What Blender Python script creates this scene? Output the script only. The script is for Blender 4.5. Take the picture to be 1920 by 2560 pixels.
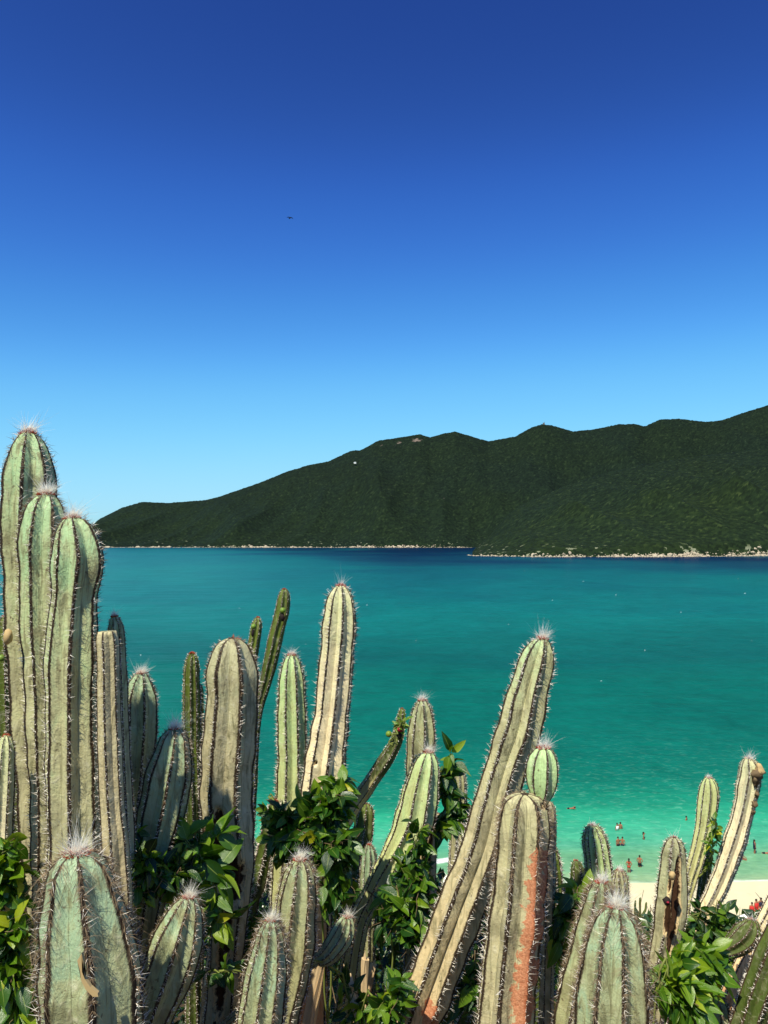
import bpy, bmesh, math, random
import numpy as np
from mathutils import Vector, Matrix
random.seed(7); rng = np.random.default_rng(7)
S = bpy.context.scene; COL = S.collection
for o in list(bpy.data.objects): bpy.data.objects.remove(o)
R = math.radians

# ------------------------------------------------------------------ camera, sky, sun
H = 35.0                       # eye height above the sea
F = 1990.0                     # focal length in pixels of the 1920x2560 photograph
PITCH = math.atan(60/F)
cam = bpy.data.cameras.new('camera'); camo = bpy.data.objects.new('camera', cam); COL.objects.link(camo)
cam.sensor_fit = 'VERTICAL'; cam.sensor_height = 36; cam.lens = 36*F/2560
cam.clip_start = .05; cam.clip_end = 80000
camo.location = (0, 0, H); camo.rotation_euler = (math.pi/2+PITCH, 0, 0)
S.camera = camo
SUN = Vector((-.27, -.46, .85)).normalized()
w = bpy.data.worlds.new('World'); S.world = w; w.use_nodes = True
nt = w.node_tree; nt.nodes.clear()
sky = nt.nodes.new('ShaderNodeTexSky'); sky.sky_type = 'NISHITA'; sky.sun_disc = False
sky.sun_elevation = math.asin(SUN.z); sky.sun_rotation = math.atan2(SUN.x, SUN.y)
sky.altitude = 0; sky.air_density = 1.0; sky.dust_density = .25; sky.ozone_density = 3.0
SKYC = [[(.0868, .0151), (.1267, .0332), (.1775, .0669), (.2764, .1633), (.5071, .3168)], [(.151, .0552), (.2171, .1405), (.2954, .2789), (.4368, .5205), (.6229, .6718)], [(.2859, .2669), (.3866, .5264), (.4863, .7202), (.58, .86), (.80, .95)]]
def vmul(f):
    x = nt.nodes.new('ShaderNodeMix'); x.data_type = 'RGBA'; x.blend_type = 'MULTIPLY'; x.inputs[0].default_value = 1; x.inputs[7].default_value = (f, f, f, 1); return x
pre = vmul(.1); post = vmul(9.14); cv = nt.nodes.new('ShaderNodeRGBCurve')
for ch, P_ in enumerate(SKYC):
    c_ = cv.mapping.curves[ch].points; c_[0].location = (0, 0); c_[-1].location = (1, min(1, P_[-1][1]+.25*(1-P_[-1][0])))
    for x_, y_ in P_: c_.new(x_, y_)
cv.mapping.use_clip = False; cv.mapping.update()
bg = nt.nodes.new('ShaderNodeBackground'); bg.inputs[1].default_value = .10
wo = nt.nodes.new('ShaderNodeOutputWorld')
nt.links.new(sky.outputs[0], pre.inputs[6]); nt.links.new(pre.outputs[2], cv.inputs[1]); nt.links.new(cv.outputs[0], post.inputs[6])
nt.links.new(post.outputs[2], bg.inputs[0]); nt.links.new(bg.outputs[0], wo.inputs[0])
sl = bpy.data.lights.new('sun', 'SUN'); sl.energy = 5.0; sl.angle = R(.53); sl.color = (1, .93, .77)
so = bpy.data.objects.new('sun', sl); COL.objects.link(so)
so.rotation_euler = SUN.to_track_quat('Z', 'Y').to_euler(); so.location = (-20, -20, 80)
vs = S.view_settings; vs.view_transform = 'Standard'; vs.look = 'None'; vs.exposure = .28; vs.gamma = 1
vs.use_curve_mapping = False

# ------------------------------------------------------------------ helpers
def srgb(r, g, b):
    f = lambda c: (c/255/12.92) if c/255 <= .04045 else ((c/255+.055)/1.055)**2.4
    return (f(r), f(g), f(b), 1)
cp, sp_ = math.cos(PITCH), math.sin(PITCH)
def at(px, py, d):
    """the point on the ground plan distance d (metres straight ahead) seen at photo pixel px,py"""
    a = (px-960)/F; b = -(py-1280)/F
    y = cp - b*sp_; z = sp_ + b*cp
    return np.array([a/y*d, d, H + z/y*d])
def tag(o, label=None, cat=None, group=None, kind=None):
    if label: o['label'] = label
    if cat: o['category'] = cat
    if group: o['group'] = group
    if kind: o['kind'] = kind
    return o
def empty(name, loc, rz=0):
    o = bpy.data.objects.new(name, None); o.location = loc; o.rotation_euler = (0, 0, rz); o.empty_display_size = .1
    COL.objects.link(o); return o
def link(name, me, parent=None, mats=()):
    for m in mats: me.materials.append(m)
    o = bpy.data.objects.new(name, me); COL.objects.link(o)
    if parent is not None:
        o.parent = parent
    return o
def mesh_np(name, V, Fc, attrs=None, smooth=True, matidx=None):
    """V (n,3) float, Fc (m,3|4) int"""
    V = np.asarray(V, np.float32); Fc = np.asarray(Fc, np.int32)
    me = bpy.data.meshes.new(name)
    me.vertices.add(len(V)); me.vertices.foreach_set('co', V.ravel())
    k = Fc.shape[1]; me.loops.add(Fc.size); me.polygons.add(len(Fc))
    me.loops.foreach_set('vertex_index', Fc.ravel())
    me.polygons.foreach_set('loop_start', np.arange(0, Fc.size, k, dtype=np.int32))
    me.polygons.foreach_set('use_smooth', np.full(len(Fc), smooth, bool))
    if matidx is not None: me.polygons.foreach_set('material_index', np.asarray(matidx, np.int32))
    me.update(calc_edges=True)
    for n, a in (attrs or {}).items():
        at_ = me.attributes.new(n, 'FLOAT', 'POINT'); at_.data.foreach_set('value', np.asarray(a, np.float32))
    return me
def unit(v): return v/np.maximum(np.linalg.norm(v, axis=-1, keepdims=True), 1e-9)
class MB:                                   # bmesh collector for small things
    def __init__(s): s.bm = bmesh.new()
    def box(s, c, d, rz=0):
        r = bmesh.ops.create_cube(s.bm, size=1, matrix=Matrix.Translation(c) @ Matrix.Rotation(rz, 4, 'Z') @ Matrix.Diagonal((*d, 1))); return r
    def ico(s, c, r, sub=2, sc=(1, 1, 1), rot=None, jit=0):
        M = Matrix.Translation(c) @ (rot.to_4x4() if rot else Matrix()) @ Matrix.Diagonal((*sc, 1))
        q = bmesh.ops.create_icosphere(s.bm, subdivisions=sub, radius=r, matrix=M)
        if jit:
            for v in q['verts']: v.co += Vector([random.gauss(0, jit*r) for _ in range(3)])
    def cone(s, a, b, r1, r2, n=8):
        a, b = Vector(a), Vector(b); d = b-a
        M = Matrix.Translation((a+b)/2) @ d.to_track_quat('Z', 'Y').to_matrix().to_4x4()
        bmesh.ops.create_cone(s.bm, cap_ends=True, segments=n, radius1=r1, radius2=r2, depth=d.length, matrix=M)
    def build(s, name, mat, parent=None, smooth=True):
        me = bpy.data.meshes.new(name); s.bm.to_mesh(me); s.bm.free()
        if smooth: me.shade_smooth()
        return link(name, me, parent, [mat])

# ------------------------------------------------------------------ materials
class NT:
    def __init__(s, name):
        s.m = bpy.data.materials.new(name); s.m.use_nodes = True; s.t = s.m.node_tree
        s.b = s.t.nodes['Principled BSDF']; s.out = s.t.nodes['Material Output']
    def n(s, typ, **k):
        x = s.t.nodes.new('ShaderNode'+typ)
        for a, v in k.items(): setattr(x, a, v)
        return x
    def l(s, a, b): s.t.links.new(a, b)
    def val(s, sock, v):
        if hasattr(v, 'links') or isinstance(v, bpy.types.NodeSocket): s.l(v, sock)
        else: sock.default_value = v
    def math(s, op, a, b=0.0, c=None, clamp=False):
        x = s.n('Math', operation=op, use_clamp=clamp); s.val(x.inputs[0], a); s.val(x.inputs[1], b)
        if c is not None: s.val(x.inputs[2], c)
        return x.outputs[0]
    def mix(s, f, a, b, mode='MIX'):
        x = s.n('Mix', data_type='RGBA', blend_type=mode); s.val(x.inputs[0], f); s.val(x.inputs[6], a); s.val(x.inputs[7], b); return x.outputs[2]
    def noise(s, scale, detail=3, rough=.55, vec=None, dist=0):
        x = s.n('TexNoise'); x.inputs['Scale'].default_value = scale; x.inputs['Detail'].default_value = detail
        x.inputs['Roughness'].default_value = rough; x.inputs['Distortion'].default_value = dist
        if vec is not None: s.l(vec, x.inputs['Vector'])
        return x.outputs[0]
    def attr(s, n): return s.n('Attribute', attribute_name=n).outputs['Fac']
    def ramp(s, fac, stops, interp='LINEAR'):
        x = s.n('ValToRGB'); cr = x.color_ramp; cr.interpolation = interp
        while len(cr.elements) < len(stops): cr.elements.new(.5)
        for e, (p, c) in zip(cr.elements, stops): e.position = p; e.color = c
        s.l(fac, x.inputs[0]); return x.outputs[0]
    def step(s, v, a, b): # smooth map
        x = s.n('MapRange', interpolation_type='SMOOTHSTEP'); s.val(x.inputs[0], v); x.inputs[1].default_value = a; x.inputs[2].default_value = b; return x.outputs[0]
    def bump(s, h, strength=.5, dist=.01):
        x = s.n('Bump'); x.inputs['Strength'].default_value = strength; x.inputs['Distance'].default_value = dist
        s.l(h, x.inputs['Height']); s.l(x.outputs[0], s.b.inputs['Normal'])
    def pos(s, scale=None):
        g = s.n('NewGeometry').outputs['Position']
        if scale:
            m = s.n('Mapping'); m.inputs['Scale'].default_value = scale; s.l(g, m.inputs[0]); return m.outputs[0]
        return g
def simple(name, col, rough=.7, var=.25, nscale=40, spec=.3, trans=0):
    k = NT(name); n = k.noise(nscale, 3)
    d = tuple(c*(1-var) for c in col[:3])+(1,); u = tuple(min(1, c*(1+var)) for c in col[:3])+(1,)
    k.l(k.mix(n, d, u), k.b.inputs['Base Color']); k.b.inputs['Roughness'].default_value = rough
    k.b.inputs['Specular IOR Level'].default_value = spec
    if trans:
        t = k.n('BsdfTranslucent'); t.inputs[0].default_value = u; ms = k.n('MixShader'); ms.inputs[0].default_value = trans
        k.l(k.b.outputs[0], ms.inputs[1]); k.l(t.outputs[0], ms.inputs[2]); k.l(ms.outputs[0], k.out.inputs[0])
    return k.m

def cactus_mat(name, stops, crest_col, mottle=.75):
    k = NT(name); P = k.pos()
    oi = k.n('ObjectInfo').outputs['Random']
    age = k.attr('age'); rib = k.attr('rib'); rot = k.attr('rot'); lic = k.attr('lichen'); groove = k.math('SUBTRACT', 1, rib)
    big = k.noise(16, 4, .6, P, .6); mid = k.noise(55, 4, .6, P, 1.0); fine = k.noise(260, 3, .7, P)
    streak = k.noise(1, 4, .6, k.pos((70, 70, 12)), 1.2)
    a = k.math('ADD', age, k.math('MULTIPLY', k.math('SUBTRACT', big, .5), .75))
    a = k.math('ADD', a, k.math('MULTIPLY', k.math('SUBTRACT', streak, .5), .55))
    a = k.math('ADD', a, k.math('MULTIPLY', k.math('SUBTRACT', oi, .5), .25))
    col = k.ramp(k.math('MULTIPLY', a, .5), stops)
    # waxy bloom, darker bruises and corky flecks
    col = k.mix(k.math('MULTIPLY', k.step(mid, .52, .78), .45), col, srgb(222, 216, 184))
    col = k.mix(k.math('MULTIPLY', k.step(streak, .48, .70), .62*mottle*1.6), col, srgb(112, 110, 76))
    col = k.mix(k.math('MULTIPLY', k.step(big, .50, .68), .62*mottle), col, srgb(116, 116, 84))
    fl = k.step(k.noise(120, 2, .5, P), .67, .74)
    col = k.mix(k.math('MULTIPLY', fl, .7), col, srgb(90, 74, 52))
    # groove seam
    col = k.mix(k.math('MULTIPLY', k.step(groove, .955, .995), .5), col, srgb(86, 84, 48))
    # felt along the ribs' crests
    cm = k.step(k.math('ADD', rib, k.math('MULTIPLY', k.math('SUBTRACT', fine, .5), .25)), .77, .87)
    col = k.mix(cm, col, crest_col)
    # lichen
    lm = k.step(k.math('ADD', lic, k.math('MULTIPLY', k.math('SUBTRACT', mid, .5), 1.6)), .42, .52)
    col = k.mix(k.math('MULTIPLY', lm, .88), col, k.mix(k.step(fine, .3, .7), srgb(176, 98, 62), srgb(216, 146, 106)))
    # rotten tissue
    rm = k.step(k.math('ADD', rot, k.math('MULTIPLY', k.math('SUBTRACT', mid, .5), .6)), .42, .5)
    edge = k.math('SUBTRACT', rm, k.step(k.math('ADD', rot, k.math('MULTIPLY', k.math('SUBTRACT', mid, .5), .6)), .54, .66), clamp=True)
    col = k.mix(rm, col, k.mix(fine, srgb(34, 22, 14), srgb(84, 56, 34)))
    col = k.mix(edge, col, srgb(214, 190, 140))
    k.l(col, k.b.inputs['Base Color'])
    k.b.inputs['Roughness'].default_value = .62; k.b.inputs['Specular IOR Level'].default_value = .25
    hgt = k.math('ADD', k.math('MULTIPLY', mid, .7), k.math('ADD', k.math('MULTIPLY', fine, .35), k.math('MULTIPLY', streak, .9)))
    k.bump(hgt, .55, .006)
    return k.m
M = {}
CREST = srgb(62, 50, 36)
_cm = cactus_mat
def cactus_mat(name, stops, crest, mottle=.75):      # skins seen under a blue sky: little blue in the skin itself
    f = {'cactus_skin_cream': (1.06, 1.04, .88), 'cactus_skin_grey': (1.0, 1.02, .86), 'cactus_skin_green': (.85, .88, .75), 'cactus_skin_yellow_green': (1.0, 1.03, .80), 'cactus_skin_blue_green': (1.0, 1.01, .80)}.get(name, (1.03, 1.03, .82))
    return _cm(name, [(p, (min(.9, c[0]*f[0]*1.09), min(.9, c[1]*f[1]*1.09), c[2]*f[2]*1.09, 1)) for p, c in stops], crest, mottle)
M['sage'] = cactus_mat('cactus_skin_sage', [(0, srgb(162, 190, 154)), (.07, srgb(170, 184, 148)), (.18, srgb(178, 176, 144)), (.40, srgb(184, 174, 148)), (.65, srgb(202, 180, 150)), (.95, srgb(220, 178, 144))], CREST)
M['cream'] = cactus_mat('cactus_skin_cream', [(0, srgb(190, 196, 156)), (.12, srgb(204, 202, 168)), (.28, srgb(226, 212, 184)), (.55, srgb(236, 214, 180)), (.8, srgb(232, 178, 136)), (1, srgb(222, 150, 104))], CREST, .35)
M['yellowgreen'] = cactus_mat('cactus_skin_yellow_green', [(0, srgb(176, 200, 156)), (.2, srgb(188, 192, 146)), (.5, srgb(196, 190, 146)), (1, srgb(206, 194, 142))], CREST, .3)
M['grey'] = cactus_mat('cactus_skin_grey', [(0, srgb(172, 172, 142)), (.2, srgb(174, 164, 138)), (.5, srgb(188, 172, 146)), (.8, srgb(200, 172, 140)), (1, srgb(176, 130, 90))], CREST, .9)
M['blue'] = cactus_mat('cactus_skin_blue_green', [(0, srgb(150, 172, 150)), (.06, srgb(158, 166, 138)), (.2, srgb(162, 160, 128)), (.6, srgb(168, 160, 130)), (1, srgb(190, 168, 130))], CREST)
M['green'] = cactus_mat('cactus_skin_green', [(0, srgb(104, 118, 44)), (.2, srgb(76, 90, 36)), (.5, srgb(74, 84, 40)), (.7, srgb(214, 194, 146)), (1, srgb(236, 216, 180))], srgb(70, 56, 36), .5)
M['spine_pale'] = simple('spine_pale', srgb(246, 238, 220), .6, .08, 90)
M['spine_dark'] = simple('spine_dark', srgb(92, 72, 54), .7, .3, 90)
M['spine_red'] = simple('spine_red', srgb(176, 74, 44), .6, .3, 120)
M['wool'] = simple('white_wool', srgb(255, 250, 236), .8, .03, 60, .1, .5)
M['hair'] = simple('grey_brown_hair', srgb(148, 128, 102), .8, .35, 90, .1, .25)
M['fruit'] = simple('green_fruit_skin', srgb(112, 140, 48), .4, .2, 60)
M['fruit_red'] = simple('open_fruit_flesh', srgb(150, 26, 50), .4, .4, 200)
M['dry'] = simple('dried_flower', srgb(188, 162, 112), .8, .4, 150)
M['black'] = simple('charred_tissue', srgb(40, 30, 24), .8, .4, 120)
M['twig'] = simple('twig_bark', srgb(110, 92, 66), .8, .4, 120)
M['greentwig'] = simple('green_twig', srgb(118, 128, 60), .7, .3, 120)
M['deadwood'] = simple('dead_wood', srgb(206, 180, 138), .8, .4, 70)

def leaf_mat(name, c0, c1, c2, trans=.3, yellow=.0):
    k = NT(name); oi = k.n('ObjectInfo').outputs['Random']; at2 = k.attr('tint')
    v = k.math('FRACT', k.math('ADD', k.math('MULTIPLY', oi, 7.3), at2))
    col = k.ramp(v, [(0, c0), (.5, c1), (.88, c2), (1, srgb(196, 190, 40) if yellow else c2)])
    col = k.mix(k.math('MULTIPLY', k.noise(45, 3), .35), col, tuple(x*.45 for x in c0[:3])+(1,))
    mid = k.attr('mid'); col = k.mix(k.math('MULTIPLY', k.step(mid, .93, 1), .6), col, srgb(170, 190, 90))
    k.l(col, k.b.inputs['Base Color']); k.b.inputs['Roughness'].default_value = .27
    k.b.inputs['Specular IOR Level'].default_value = .6
    k.bump(k.noise(110, 2), .3, .002)
    t = k.n('BsdfTranslucent'); k.l(k.mix(1.0, col, (1.0, 1.15, .35, 1), 'MULTIPLY'), t.inputs[0]); ms = k.n('MixShader'); ms.inputs[0].default_value = trans
    k.l(k.b.outputs[0], ms.inputs[1]); k.l(t.outputs[0], ms.inputs[2]); k.l(ms.outputs[0], k.out.inputs[0])
    return k.m
M['leaf'] = leaf_mat('glossy_leaf', srgb(30, 66, 18), srgb(54, 96, 24), srgb(110, 146, 36))
M['leaf_bright'] = leaf_mat('bright_leaf', srgb(66, 108, 20), srgb(104, 144, 28), srgb(156, 180, 42), .35, 1)
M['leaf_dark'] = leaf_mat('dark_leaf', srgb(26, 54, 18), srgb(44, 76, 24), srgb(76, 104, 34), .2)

# hills
k = NT('forest'); P = k.pos(); tint = k.attr('tint'); rock = k.attr('rock'); shore = k.attr('shore')
big = k.noise(.004, 4, .55, P)
c = k.ramp(tint, [(0, srgb(13, 24, 16)), (.45, srgb(20, 34, 22)), (.85, srgb(27, 42, 26)), (1, srgb(44, 58, 38))])
c = k.mix(k.step(big, .42, .62), c, k.mix(1.0, c, (1.1, 1.05, .85, 1), 'MULTIPLY'))
c = k.mix(k.attr('near'), c, k.mix(1.0, c, (1.5, 1.35, 1.05, 1), 'MULTIPLY'))  # nearer spur painted lighter, standing in for ridge lighting against the hill behind
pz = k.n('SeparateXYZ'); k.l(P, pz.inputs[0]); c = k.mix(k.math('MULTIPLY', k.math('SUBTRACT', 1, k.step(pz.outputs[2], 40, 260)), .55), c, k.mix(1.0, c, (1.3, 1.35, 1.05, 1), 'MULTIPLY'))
c = k.mix(k.math('MULTIPLY', k.noise(.35, 3, .6, P), .5), c, srgb(13, 22, 17))
ps = k.math('MULTIPLY', k.step(tint, .93, .97), k.step(k.math('ADD', shore, k.math('MULTIPLY', big, .3)), .25, .9))
c = k.mix(k.math('MULTIPLY', ps, .8), c, srgb(150, 152, 124))
c = k.mix(k.math('MULTIPLY', k.step(k.math('ADD', rock, k.math('MULTIPLY', k.math('SUBTRACT', k.noise(.05, 4, .65, P), .5), 1.6)), .45, .8), .75), c, srgb(132, 116, 104))
k.l(c, k.b.inputs['Base Color']); k.b.inputs['Roughness'].default_value = .9; k.b.inputs['Specular IOR Level'].default_value = .1
k.bump(k.noise(.5, 4, .7, P), .8, 2.0)
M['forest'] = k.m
M['hillsoil'] = simple('far_hill_soil', srgb(70, 62, 44), .95, .3, .02, .1)
M['shorerock'] = simple('pale_shore_rock', srgb(184, 170, 144), .85, .55, .12, .2)
M['soil'] = simple('hillside_soil', srgb(96, 78, 52), .95, .4, 4, .1)
k = NT('beach_sand'); P = k.pos()
c = k.mix(k.noise(.6, 5, .6, P), srgb(214, 202, 156), srgb(226, 216, 176)); c = k.mix(k.math('MULTIPLY', k.step(k.noise(2.2, 5, .7, P), .5, .75), .25), c, srgb(186, 172, 130))
k.l(c, k.b.inputs['Base Color']); k.b.inputs['Roughness'].default_value = .95; k.bump(k.noise(3, 5, .7, P), .5, .08); M['sand'] = k.m

# sea: colour follows the depth of water over pale sand, which grows away from the beach; wave shading is painted over it
k = NT('sea_water'); P = k.pos(); sx = k.n('SeparateXYZ'); k.l(P, sx.inputs[0]); X, Y = sx.outputs[0], sx.outputs[1]
shore_y = k.math('ADD', 80.5, k.math('MULTIPLY', X, .035))
wig = k.math('MULTIPLY', k.math('SUBTRACT', k.noise(1, 3, .5, k.pos((.09, .09, 1))), .5), 3.0)
dist = k.math('MAXIMUM', k.math('ADD', k.math('SUBTRACT', Y, shore_y), wig), .0)
lg = k.math('DIVIDE', k.math('LOGARITHM', k.math('ADD', dist, 1), math.e), math.log(3001))
lowf = k.noise(1, 4, .55, k.pos((.0030, .0026, 1)), .4); patch = k.noise(1, 6, .62, k.pos((.0085, .0060, 1)), .5)
amp = k.step(lg, .35, .6); ang = k.math('MAXIMUM', k.math('MINIMUM', k.math('MULTIPLY', k.math('DIVIDE', X, Y), .60), .01), -.13)
lg2 = k.math('ADD', k.math('ADD', lg, k.math('MULTIPLY', ang, k.step(lg, .72, .85))), k.math('MULTIPLY', k.math('MULTIPLY', k.math('SUBTRACT', lowf, .5), .32), amp))
def wc(*q): r_ = srgb(*q); return (r_[0]*.51, r_[1]*.57, r_[2]*.51, 1)
def dp(d): return math.log(d+1)/math.log(3001)
c = k.ramp(lg2, [(dp(0), wc(220, 237, 188)), (dp(1.2), wc(199, 226, 177)), (dp(2.5), wc(171, 219, 171)), (dp(7), wc(143, 207, 160)), (dp(10), wc(111, 209, 171)), (dp(14), wc(89, 211, 171)), (dp(19), wc(64, 201, 160)), (dp(25), wc(35, 164, 135)), (dp(33), wc(20, 140, 120)), (dp(45), wc(14, 130, 115)), (dp(58), wc(10, 128, 114)), (dp(90), wc(8, 128, 115)), (dp(115), wc(5, 124, 112)), (dp(145), wc(8, 115, 110)), (dp(190), wc(8, 124, 118)), (dp(253), wc(8, 138, 134)), (dp(355), wc(5, 132, 132)), (dp(560), wc(5, 122, 128)), (dp(790), wc(6, 104, 120)), (dp(1080), wc(12, 80, 105)), (dp(1600), wc(0, 48, 90)), (dp(2999), wc(0, 40, 84))])
pm = k.math('MULTIPLY', k.math('SUBTRACT', patch, .5), 1.1); 
c = k.mix(k.math('MULTIPLY', k.step(patch, .5, .75), k.math('MULTIPLY', k.step(lg, .3, .5), .7)), c, k.mix(1.0, c, (.5, .70, .80, 1), 'MULTIPLY'))
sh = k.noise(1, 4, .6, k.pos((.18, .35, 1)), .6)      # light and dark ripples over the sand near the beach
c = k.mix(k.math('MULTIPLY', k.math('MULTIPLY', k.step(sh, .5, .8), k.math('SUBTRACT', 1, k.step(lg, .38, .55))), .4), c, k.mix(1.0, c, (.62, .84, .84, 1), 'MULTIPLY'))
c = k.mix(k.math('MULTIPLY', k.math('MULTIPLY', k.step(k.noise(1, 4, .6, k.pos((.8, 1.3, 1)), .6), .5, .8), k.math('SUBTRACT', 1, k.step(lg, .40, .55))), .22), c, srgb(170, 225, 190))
wv = k.math('ADD', k.noise(1, 5, .65, k.pos((.5, .55, 1)), .5), k.math('ADD', k.noise(1, 5, .65, k.pos((.13, .11, 1)), .5), k.noise(1, 5, .65, k.pos((.035, .022, 1)), .4)))  # light and shade of wave slopes painted into the colour as noise
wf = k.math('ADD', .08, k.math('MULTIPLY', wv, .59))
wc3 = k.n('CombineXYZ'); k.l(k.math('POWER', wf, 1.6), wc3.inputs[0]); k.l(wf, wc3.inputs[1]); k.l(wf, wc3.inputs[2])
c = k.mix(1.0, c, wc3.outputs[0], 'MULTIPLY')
# foam: the lip on the sand and small breaking crests
fn = k.noise(1, 5, .7, k.pos((.5, 1.1, 1)))
lip = k.math('SUBTRACT', 1, k.step(k.math('ADD', dist, k.math('MULTIPLY', fn, 1.2)), .5, 1.5))
lipx = k.math('ADD', .25, k.math('MULTIPLY', k.step(X, 27, 36), .75))
c = k.mix(k.math('MULTIPLY', lip, lipx), c, srgb(250, 250, 238))
fx = k.math('SUBTRACT', k.math('SUBTRACT', Y, 87.2), k.math('MULTIPLY', k.math('SUBTRACT', X, 7), .35))
cr = k.math('MULTIPLY', k.math('SUBTRACT', 1, k.step(k.math('ABSOLUTE', fx), .25, .85)), k.math('SUBTRACT', 1, k.step(k.math('ABSOLUTE', k.math('SUBTRACT', X, 6.6)), 1.2, 2.6)))
c = k.mix(k.math('MULTIPLY', cr, k.step(fn, .3, .5)), c, srgb(250, 252, 246))
k.l(c, k.b.inputs['Base Color']); k.b.inputs['Roughness'].default_value = .28; k.b.inputs['IOR'].default_value = 1.33
k.b.inputs['Specular IOR Level'].default_value = .03
w1 = k.noise(1, 4, .6, k.pos((.55, 1.5, 1)), .4); w2 = k.noise(1, 3, .6, k.pos((.09, .28, 1)), .3); w3 = k.noise(1, 3, .55, k.pos((.018, .06, 1)))
hgt = k.math('ADD', k.math('MULTIPLY', w1, .35), k.math('ADD', k.math('MULTIPLY', w2, 1.1), k.math('MULTIPLY', w3, 4.0)))
k.bump(hgt, .55, .55); M['sea'] = k.m

# ------------------------------------------------------------------ the sea, the beach, the hillside
me = mesh_np('water', [(-60000, 60, 0), (60000, 60, 0), (60000, 70000, 0), (-60000, 70000, 0)], [(0, 1, 2, 3)])
tag(link('water', me, None, [M['sea']]), 'clear turquoise bay water turning dark blue towards the far shore', kind='structure')
def ground_z(x, y):
    x = np.asarray(x, float); y = np.asarray(y, float)
    n = .12*np.sin(x*1.3+y*.7)+.3*np.sin(x*.23+1)*np.sin(y*.19)*np.clip(y/12, 0, 1)
    hill = 35+np.interp(y, [-14, 0, 3, 10, 30, 50, 62], [3, -1.7, -2.9, -5.85, -16, -26.4, -33.5])+n
    ys = 80.5+.035*x
    beach = 1.5*(1-(y-62.0)/(ys-62.0))
    return np.where(y < 62.0, np.maximum(hill, 1.5), beach)
def grid(name, x0, x1, y0, y1, nx, ny, zf, mat, label, kind='structure', pw=1):
    xs = np.linspace(x0, x1, nx); ys = y0+(y1-y0)*np.linspace(0, 1, ny)**pw
    XX, YY = np.meshgrid(xs, ys); ZZ = zf(XX, YY)
    V = np.stack([XX, YY, ZZ], -1).reshape(-1, 3); i = np.arange(nx*ny).reshape(ny, nx)
    Fc = np.stack([i[:-1, :-1], i[:-1, 1:], i[1:, 1:], i[1:, :-1]], -1).reshape(-1, 4)
    return tag(link(name, mesh_np(name, V, Fc), None, [mat]), label, kind=kind)
grid('beach', -160, 220, 62.0, 110, 120, 60, ground_z, M['sand'], 'pale sandy beach sloping into the turquoise water')
grid('hillside', -160, 220, -14, 62.0, 300, 160, ground_z, M['soil'], 'steep soil hillside under the cacti and scrub', pw=1.5)

# ------------------------------------------------------------------ far hills with forest
def pts(a): a = np.array(a, float); return (a[:, 0]-960)/F, a[:, 1]
sk = pts([(150, 1385), (190, 1366), (215, 1330), (247, 1300), (304, 1271), (355, 1256), (418, 1259), (511, 1252), (542, 1245), (594, 1227), (646, 1209), (718, 1180), (770, 1164), (822, 1154), (874, 1129), (889, 1126), (900, 1127), (946, 1102), (1009, 1093), (1050, 1086), (1076, 1094), (1112, 1084), (1138, 1079), (1175, 1090), (1221, 1104), (1289, 1092), (1330, 1069), (1356, 1061), (1382, 1064), (1434, 1079), (1486, 1074), (1548, 1061), (1589, 1060), (1615, 1066), (1652, 1049), (1703, 1047), (1766, 1055), (1807, 1051), (1859, 1033), (1920, 1014), (2100, 960), (2300, 980)])
spB = pts([(1160, 1410), (1172, 1384), (1216, 1349), (1269, 1290), (1300, 1266), (1341, 1248), (1413, 1216), (1500, 1187), (1620, 1160), (1760, 1140), (1920, 1122), (2200, 1100)])
spA = pts([(1160, 1412), (1170, 1386), (1216, 1362), (1269, 1336), (1365, 1300), (1437, 1281), (1500, 1272), (1620, 1250), (1760, 1232), (1920, 1200), (2200, 1180)])
d_shF, d_rF, d_sh, d_A, d_B = 2400., 3300., 1393., 1720., 2150.
def zof(u, c, d): return H+(1340-np.interp(u, c[0], c[1]))/F*d
def shoreN(u):   # nearer headland's shore distance
    return np.interp(u, *( [ (np.array([1160, 1185, 1340, 1650, 1920, 2200])-960)/F, [1500, 1400, 1330, 1335, 1400, 1450]]))
def hill_h(u, d):
    zr = zof(u, sk, d_rF); t = (d-d_shF)/(d_rF-d_shF)
    prof = np.interp(t, [-.3, 0, .04, .25, .5, .75, 1, 1.25], [-.2, 0, .03, .19, .44, .73, 1, .9])
    X_ = u*d
    g1 = .6-np.abs(np.sin(X_*.0062+.9*np.sin(d*.0021)+.5)); g2 = .6-np.abs(np.sin(X_*.015+.8*np.sin(d*.004+X_*.002)+1)); g3 = .6-np.abs(np.sin(X_*.034-d*.006))
    val = (g1*75+g2*38+g3*12)*3.0*np.clip(t, 0, 1)**.8*np.clip(1-t, 0, 1)**1.5
    hF = prof*zr+np.where(t > 0, val, 0)
    hF = np.where(u < (200-960)/F, hF-30*((200-960)/F-u)*40, hF)
    zA = zof(u, spA, d_A); zB = zof(u, spB, d_B); s = shoreN(u)
    tA = np.clip((d-s)/(d_A-s), -1, 1); tB = np.clip((d-d_A)/(d_B-d_A), 0, 1); tC = np.clip((d-d_B)/500, 0, 1)
    hN = np.where(d < d_A, np.where(tA < 0, tA*30, zA*(.10*np.clip(tA*12, 0, 1)+.90*tA**1.1)), zA+(zB-zA)*(tB**1.35))
    hN = hN-tC*(zB*.5+60)*tC + (.6-np.abs(np.sin(X_*.018+d*.003)))*40*np.clip(tA, 0, 1)*np.clip(zA/80, 0, 1)*np.clip(1-tB*1.2, 0, 1)
    hN = np.where(u < (1165-960)/F, -20, hN)
    m = 6.; mx = np.maximum(hF, hN)
    return mx
us = np.arange(-.395, .56, .00115); ds = np.concatenate([np.arange(1310, 1900, 3.0), np.arange(1900, 2380, 4.5), np.arange(2380, 3420, 5.5)])
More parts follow.
